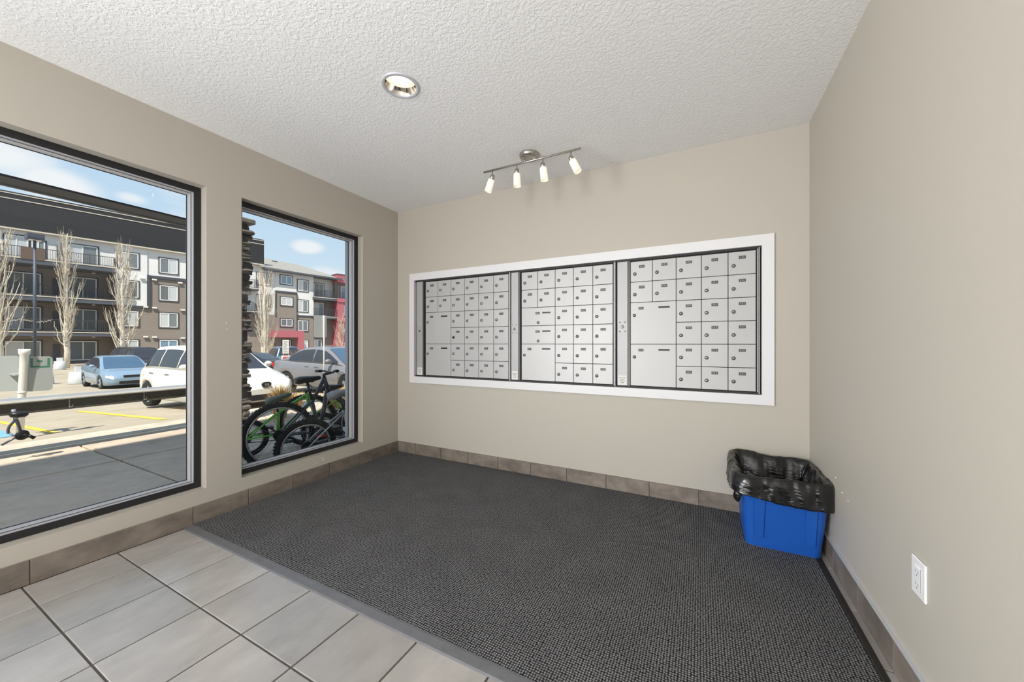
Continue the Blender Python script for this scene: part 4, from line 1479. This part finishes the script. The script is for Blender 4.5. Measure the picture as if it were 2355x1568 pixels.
# ------------------------------------------------------------------ lamp post, planters, distant signs
lp = empty('lamp_post', (-35.55, 6.46, gz(-35.5)))
tag(lp, 'tall slate parking lot lamp post with a flat square head', 'lamp post')
mb = MB(); mb.tube([(0, 0, 0), (0, 0, 8.2)], [.075, .062], 12); mb.build('pole', M['lamp_grey'], lp)
mb = MB(); mb.prism([(-.27, 8.18), (.27, 8.18), (.36, 8.30), (.36, 8.52), (-.36, 8.52), (-.36, 8.30)], -.32, .32, 'y'); mb.build('lamp_head', M['lamp_grey'], lp)
mb = MB(); mb.box(-.24, .24, -.24, .24, 8.165, 8.18); mb.build('lens', M['sign_white'], lp)
mb = MB(); mb.tube([(0, 0, 0), (0, 0, .5)], .2, 12); mb.build('footing', M['planter'], lp)
def planter(label, x, y, w, h, post=False):
    o = empty('planter', (x, y, gz(x)))
    tag(o, label, 'planter', 'concrete planters')
    b = MB(); r_ = w / 2
    b.lathe([(.0005, 0), (r_ * .96, 0), (r_, .04), (r_ * .88, h), (r_ * .78, h), (r_ * .75, h - .06), (.0005, h - .06)], 20)
    b.build('tub', M['planter'], o)
    if post:
        b = MB(); b.box(-.06, .06, -.14, .14, h - .06, h + .26); b.build('marker', M['sign_white'], o)
    return o
planter('pale concrete planter standing alone in the lot left of the blue sedan'.replace(' left of', ' beside'), -27.4, 6.35, .76, .60, True)
planter('pale concrete planter half hidden by the green-printed sign', -28.7, 5.45, .76, .60)
planter('pale concrete planter at the foot of the middle poplar', -41.9, 8.75, .62, .62, True)
s3 = sign('sign_plate', (-7.62, 5.37, .13), R(72), .26, .50, .012, 'pale sign plate seen edge-on high on a thin galvanised post', M['sign_grey'], .03)
b = MB(); b.tube([(.07, -.022, -1.44), (.07, -.022, .50)], .014, 10); b.build('post', M['white_post'], s3)
nb = empty('notice_board', (-16.1, 9.72, gz(-16.1)), R(60))
tag(nb, 'white printed notice board on two legs above a red and white plate', 'sign')
mb = MB(); mb.box(-.13, .11, -.01, .01, 1.33, 1.93); mb.build('board', M['sign_white'], nb)
mb = MB()
for k in range(11):
    mb.box(-.10, .08 - .03 * (k % 3), -.013, -.01, 1.39 + .047 * k, 1.405 + .047 * k)
mb.build('print', M['ink'], nb)
mb = MB(); mb.box(-.17, .19, -.01, .01, .99, 1.24); mb.build('plate', M['sign_white'], nb)
mb = MB(); mb.prism(rounded(.26, .15, .05), -.014, -.01, 'y')
o = mb.build('print', M['sign_red'], nb); o.location = (0.01, 0, 1.04)
for x in (-.10, .10):
    mb = MB(); mb.box(x - .012, x + .012, .0, .02, 0, 1.9); mb.build('leg', M['sign_grey'], nb)
te = empty('timber_edging', (-41.2, 11.2, gz(-41)), R(78))
tag(te, 'low weathered timber edging by the middle poplar', 'edging')
for k in range(2):
    mb = MB(); mb.bevbox(-1.7, 1.7, -.08, .08, .17 * k, .17 * k + .16, .01); mb.build('timber', M['timber'], te)

# ------------------------------------------------------------------ bare columnar poplars
def poplar(label, x, y, h, seed, nbr=46, low=.16, spread=.9, tr=.13, nstem=1):
    random.seed(seed)
    o = empty('poplar_tree', (x, y, gz(x)))
    tag(o, label, 'tree', 'bare poplars before the apartment building')
    mb = MB()
    for q in range(nstem):
        dx, dy = (random.uniform(-.12, .12), random.uniform(-.12, .12)) if nstem > 1 else (0, 0)
        pts = [(dx, dy, 0)]
        for k in range(1, 9):
            pts.append((dx * (1 + k * .35) + random.uniform(-.05, .05), dy * (1 + k * .35) + random.uniform(-.05, .05), h * k / 8 * (1 if q == 0 else .9)))
        mb.tube(pts, [tr * (1 - k / 8) ** .8 + .012 for k in range(9)], 7)
    mb.build('trunk', M['bark'], o)
    mb = MB(); tw = MB()
    for i in range(nbr):
        f = low + (1 - low) * (i / nbr) ** 1.1
        z0 = h * f * .85
        a = random.uniform(0, 6.283)
        ln = min(h - z0, h * random.uniform(.18, .34))
        out = spread * random.uniform(.45, 1) * (1 - .62 * f)
        p = Vector((0, 0, z0)); pts = [p.copy()]
        for k in range(1, 6):
            t_ = k / 5
            pts.append(Vector((math.cos(a) * out * (t_ ** .55) + random.uniform(-.05, .05), math.sin(a) * out * (t_ ** .55) + random.uniform(-.05, .05), z0 + ln * t_)))
        r0 = tr * .22 * (1 - .6 * f)
        mb.tube(pts, [r0 * (1 - .8 * k / 5) + .006 for k in range(6)], 5, caps=False)
        for k in range(7):
            b0 = pts[random.randint(1, 4)]
            a2 = a + random.uniform(-1.6, 1.6)
            l2 = random.uniform(.35, .95)
            o2 = random.uniform(.1, .34)
            q1 = b0 + Vector((math.cos(a2) * o2 * .6, math.sin(a2) * o2 * .6, l2 * .4)); q2 = b0 + Vector((math.cos(a2) * o2, math.sin(a2) * o2, l2))
            tw.tube([b0, q1, q2], [.011, .008, .005], 3, caps=False)
    mb.build('branch', M['bark'], o)
    t_ = tw.build('twigs', M['twig'], o); t_['kind'] = 'stuff'
    return o
poplar('bare poplar with a thick trunk at the edge of the wide window', -44.9, 6.55, 10.2, 1, 54, spread=1.5, tr=.22)
poplar('tall bare poplar with a pale trunk behind the lamp post', -43.9, 9.5, 10.5, 2, 50, spread=1.1, tr=.17)
poplar('bare poplar standing behind the pale blue sedan', -42.1, 12.1, 10.1, 3, 56, low=.12, spread=1.45, tr=.16)
poplar('bushy many-stemmed poplar seen through the narrow window', -33.8, 18.6, 8.4, 4, 64, low=.08, spread=1.25, tr=.10, nstem=5)
poplar('thin bare sapling before the red tower', -19.2, 15.1, 3.2, 5, 24, low=.1, spread=.8, tr=.05, nstem=2)

# ------------------------------------------------------------------ apartment building
PHI = R(11.218)
apt = empty('apartment_building', (-49.32, 7.27, 0), R(90) - PHI)
tag(apt, 'four storey apartment block with white and brown siding and black parapet', 'building')
BASE = -1.95
def part(name, m_, *boxes):
    b = MB()
    for bx in boxes:
        b.box(*bx)
    return b.build(name, m_, apt)
ZE = 9.2
# walls: local x along the front, y into the building
part('loggia_wall', M['side_brown'], (-9, 6.3, 1.6, 1.9, BASE, 6.45))
part('loggia_wall', M['side_brown'], (6.2, 6.45, .0, 1.9, BASE, 6.45))
part('upper_wall', M['side_white'], (-9, 8.38, .0, .3, 6.45, ZE))
part('upper_wall', M['side_white'], (8.38, 19.33, 0, .3, 6.45, ZE))
part('bay_wall', M['side_white'], (6.2, 8.3, -.10, .2, 3.55, ZE))
part('lower_wall', M['side_brown'], (6.2, 8.4, 0, .3, BASE, 3.55))
part('lower_wall', M['side_brown'], (8.4, 16.4, 0, .3, BASE, 6.45))
part('side_wall', M['side_white'], (16.4, 19.33, 0, .3, 3.4, 6.45))
part('side_wall', M['side_brown'], (16.4, 19.33, 0, .3, BASE, 3.4))
part('bay_wall', M['side_white'], (19.33, 21.66, -.05, .3, 6.3, 8.95))
part('bay_wall', M['side_brown'], (19.33, 21.66, -.12, .3, BASE, 6.25))
part('bay_wall', M['side_white'], (21.66, 23.75, .0, .3, 3.5, 8.8))
part('bay_wall', M['side_brown'], (21.66, 23.75, .0, .3, BASE, 3.45))
part('loggia_wall', M['side_white'], (23.75, 26.7, 1.0, 1.3, 6.0, 8.8))
part('loggia_wall', M['side_brown'], (23.75, 26.7, 1.0, 1.3, BASE, 6.0), (23.70, 23.80, 0, 1.2, BASE, 3.45))
part('rear_mass', M['side_brown'], (-9, 34, 2.0, 12, BASE, 8.8))
part('trim_band', M['trim_dark'], (8.3, 16.4, -.12, .02, 6.35, 6.60))
part('trim_band', M['trim_dark'], (8.28, 8.5, -.14, .02, 3.40, 6.60))
part('trim_band', M['trim_dark'], (6.2, 8.4, -.14, .02, 3.38, 3.58))
part('trim_band', M['trim_dark'], (19.30, 21.68, -.18, .02, 6.16, 6.36))
part('trim_band', M['trim_dark'], (19.28, 19.40, -.18, .02, 3.2, 6.36))
part('trim_band', M['trim_dark'], (21.64, 21.74, -.16, .02, 3.2, 6.3))
part('trim_band', M['trim_dark'], (21.66, 23.80, -.06, .02, 3.36, 3.54))
# eaves, parapet, roofs
part('eave', M['cream'], (-9, 18.1, -.30, .1, 9.14, 9.24))
part('gutter', M['flash'], (-9, 18.1, -.34, -.29, 9.12, 9.24))
pp = part('parapet', M['parapet'], (-9, 18.06, -.27, .1, 9.24, 12.12))
part('flashing', M['flash'], (-9, 18.06, -.30, -.26, 11.94, 12.01))
part('flashing', M['flash'], (-9, 18.06, -.30, -.26, 11.51, 11.58))
rb = MB()
zr_e = 8.78
rb.add([(17.5, -.7, 9.0), (22.4, -.7, zr_e), (27.3, -.7, zr_e - .05), (27.6, 5.0, 9.4), (24.3, 5.5, 10.95), (18.0, 6, 11.35), (17.5, 6, 11.35),
        (17.5, -.7, 8.85), (22.4, -.7, zr_e - .15), (27.3, -.7, zr_e - .2), (27.6, 5.0, 9.2), (24.3, 5.5, 10.75), (18, 6, 11.15), (17.5, 6, 11.15)],
       [(0, 1, 5, 6), (1, 4, 5), (1, 2, 4), (2, 3, 4), (0, 7, 8, 1), (1, 8, 9, 2), (2, 9, 10, 3), (7, 13, 12, 8), (8, 12, 11), (8, 11, 9), (9, 11, 10)])
rb.build('hip_roof', M['shingle'], apt)
part('eave', M['fascia'], (18.0, 27.2, -.75, .9, 8.60, 8.78))
part('roof_vent', M['fascia'], (20.4, 21.0, 4.2, 4.5, 10.2, 10.75))
# balconies
for (x0, x1, y0, z0, z1) in ((-9, 6.18, -1.2, 6.40, 6.82), (-9, 6.2, -.35, 3.52, 3.92), (-9, 6.2, -.35, .60, .95), (23.6, 26.7, -.35, 5.68, 6.02), (23.6, 26.7, -.35, 3.26, 3.52), (15.4, 17.35, -1.0, 6.0, 6.25), (15.4, 17.3, -1.0, 3.35, 3.6)):
    sb = part('balcony_slab', M['fascia'], (x0, x1, y0, 1.6 if y0 > -.9 else .05, z0, z1))
    b = MB(); b.box(x0, x1, y0 - .03, y0 + .02, z1 - .07, z1 + .02); b.build('edge_flashing', M['flash'], sb)
part('patio', M['kerb'], (-9, 34, -2.4, 1.7, BASE - .3, BASE + .12))
def railing(x0, x1, y, z0, z1, pitch=.125, ret=None):
    b = MB()
    b.box(x0, x1, y - .02, y + .02, z1 - .045, z1); b.box(x0, x1, y - .015, y + .015, z0 + .06, z0 + .10)
    k = int((x1 - x0) / pitch)
    for i in range(k + 1):
        x = x0 + (x1 - x0) * i / k
        w = .028 if i % 12 == 0 else .011
        b.box(x - w, x + w, y - w, y + w, z0, z1 - .02)
    if ret:
        for x in (x1,):
            b.box(x - .02, x + .02, y, ret, z1 - .045, z1); b.box(x - .015, x + .015, y, ret, z0 + .06, z0 + .10)
            q = int((ret - y) / pitch)
            for i in range(1, q + 1):
                yy = y + (ret - y) * i / q
                b.box(x - .011, x + .011, yy - .011, yy + .011, z0, z1 - .02)
    return b.build('balcony_railing', M['rail_bar'], apt)
railing(-9, 6.12, -1.15, 6.84, 7.72, ret=-.05)
railing(-9, 6.15, -.30, 3.93, 4.88)
railing(-9, 6.15, -.30, .96, 2.02)
railing(23.65, 26.65, -.30, 6.04, 7.0)
railing(23.65, 26.65, -.30, 3.54, 4.55)
railing(15.4, 17.3, -.96, 6.27, 7.25, ret=-.05)
railing(15.4, 17.25, -.96, 3.62, 4.6, ret=-.05)
# windows: frame with two panes each
def win(x0, x1, z0, z1, y, panes, split=.5, trim=True, fw=.075):
    b = MB()
    if trim:
        tw_ = .09
        for bx in ((x0 - tw_, x1 + tw_, y - .05, y + .02, z1, z1 + tw_), (x0 - tw_, x1 + tw_, y - .05, y + .02, z0 - tw_, z0), (x0 - tw_, x0, y - .05, y + .02, z0, z1), (x1, x1 + tw_, y - .05, y + .02, z0, z1)):
            b.box(*bx, 1)
    xm = x0 + (x1 - x0) * split
    for bx in ((x0, x1, y - .06, y + .02, z1 - fw, z1), (x0, x1, y - .06, y + .02, z0, z0 + fw), (x0, x0 + fw, y - .06, y + .02, z0, z1), (x1 - fw, x1, y - .06, y + .02, z0, z1), (xm - fw * .5, xm + fw * .5, y - .06, y + .02, z0, z1)):
        b.box(*bx, 0)
    f = b.build('window', [M['win_white'], M['trim_dark']], apt)
    for (a, c), m_ in zip(((x0 + fw, xm - fw * .5), (xm + fw * .5, x1 - fw)), panes):
        q = MB(); q.box(a, c, y - .03, y - .015, z0 + fw, z1 - fw); q.build('pane', M[m_], f)
    return f
D, PL, PB = 'pane_dark', 'pane_pale', 'pane_blue'
win(.2, 1.35, 6.9, 8.72, 0, (PL, PL)); win(1.5, 2.2, 6.9, 8.5, 0, (PL, D))
win(3.37, 5.12, 6.85, 8.62, 0, (PL, D))
for (z0, z1, pa_) in ((7.08, 8.50, (PL, D)), (4.32, 5.86, (PL, D)), (1.60, 3.03, (D, PL)), (-1.19, .29, (D, PL))):
    win(6.36, 7.70, z0, z1, -.10 if z0 > 3.5 else 0, pa_)
for (z0, z1, pa_) in ((6.98, 8.45, (D, PL)), (4.25, 5.73, (D, PL)), (1.58, 3.01, (PL, D)), (-.95, .31, (PB, PB))):
    win(9.18, 10.52, z0, z1, 0, pa_)
win(13.2, 14.5, 6.98, 8.4, 0, (D, PL)); win(13.2, 14.5, 4.2, 5.6, 0, (D, PL))
for (z0, z1, pa_, pb_) in ((4.05, 5.96, (D, D), (D, D)), (1.15, 3.08, (PL, D), (D, D)), (-1.55, .19, (PL, D), (D, D))):
    win(.15, 1.97, z0, z1, 1.6, pa_); win(3.50, 5.15, z0, z1, 1.6, pb_)
    part('patio_door', M['trim_dark'], (2.62, 3.0, 1.52, 1.62, z0, z1 - .3))
    win(-4.2, -2.4, z0, z1, 1.6, (D, PL)); win(-7.5, -5.8, z0, z1, 1.6, (D, D))
win(17.42, 18.78, 6.9, 8.25, 0, (PL, D)); win(17.42, 18.78, 4.4, 5.64, 0, (PL, D)); win(17.9, 18.5, -1.2, .35, 0, (PL, PL), trim=False)
win(19.86, 21.16, 7.22, 8.28, -.06, (PB, PB)); win(19.86, 21.16, 4.64, 5.62, -.13, (PL, PL)); win(19.86, 21.16, 2.07, 2.97, -.13, (D, D))
win(21.82, 23.02, 6.60, 8.0, 0, (PL, D)); win(21.82, 23.02, 4.0, 5.46, 0, (PL, D)); win(21.82, 23.02, 1.56, 2.88, 0, (D, D)); win(22.0, 23.05, -1.25, .34, 0, (PL, PL))
win(24.2, 25.45, 6.05, 7.98, 1.0, (D, D), .5); win(24.2, 25.45, 3.55, 5.42, 1.0, (PL, D)); win(24.2, 25.2, -1.0, .5, 1.0, (PL, D))
# red tower at the far end, red entrance canopy
part('red_tower', M['red'], (26.68, 27.55, -.5, 2, BASE, 6.08), (27.55, 34, -.3, 2, BASE, 6.08))
part('red_parapet', M['red'], (26.56, 34, -.6, 2, 8.28, 9.32))
part('red_band', M['red'], (26.62, 34, -.62, -.3, 5.62, 6.1), (26.62, 34, -.62, -.3, 2.95, 3.42))
part('tower_recess', M['side_brown'], (26.7, 34, .4, 2, 6.0, 8.3))
part('tower_cap', M['trim_dark'], (26.5, 34, -.66, 2, 9.32, 9.40))
win(27.5, 28.8, 6.15, 7.9, .4, (PB, PL), trim=False); win(27.6, 28.4, 3.75, 5.2, -.3, (PL, D), trim=False)
railing(26.7, 30, -.45, 6.1, 7.0)
part('tower_post', M['trim_dark'], (26.68, 26.82, -.5, -.36, 6.1, 8.3))
part('entrance_canopy', M['red'], (18.6, 21.9, -1.7, .0, .70, 1.50))
part('canopy_pillar', M['red'], (21.25, 21.9, -1.7, -1.2, BASE, .70))
part('canopy_post', M['trim_dark'], (19.0, 19.1, -1.65, -1.55, BASE, .7))
part('entrance_door', M['trim_dark'], (19.95, 21.1, -.16, -.1, BASE + .1, .45))
win(20.05, 20.95, BASE + .3, .38, -.17, (D, D), trim=False)
# small wall lights, vents, screens
for (x, z, y) in ((8.2, 3.50, -.02), (8.82, 3.46, 0), (10.9, 3.40, 0), (8.2, .62, 0), (8.82, .60, 0), (10.9, .52, 0), (7.95, 6.25, -.1), (8.8, 6.22, 0), (10.7, 6.15, 0)):
    part('vent_hood', M['win_white'], (x - .17, x + .17, y - .16, y, z - .07, z + .07))
for z in (6.28, 3.42, .52):
    for x in (1.6, 4.9, -3):
        b = MB(); b.lathe([(.0005, -.08), (.10, -.06), (.12, 0)], 12, 0, Matrix.Translation((x, .4, z + .06)))
        b.build('soffit_light', M['cream'], apt)
part('divider_screen', M['screen'], (2.86, 2.92, -1.05, -.02, 6.9, 8.45))
part('divider_screen', M['fascia'], (3.02, 3.10, -1.08, -1.0, 6.9, 8.5), (2.80, 2.88, -.1, -.02, 6.9, 8.3))
part('privacy_screen', M['panel_brown'], (1.0, 2.2, -1.24, -1.19, 6.72, 7.68))
# string of lights along one railing
b = MB()
for k in range(60):
    x = -.6 + 3.2 * k / 60
    z = 1.98 - .22 * math.sin(math.pi * ((x + .6) % 1.6) / 1.6) + random.uniform(-.07, .05)
    b.box(x - .022, x + .022, -.40, -.36, z - .03, z + .03)
lg = b.build('light_garland', M['flash'], apt); lg['kind'] = 'stuff'
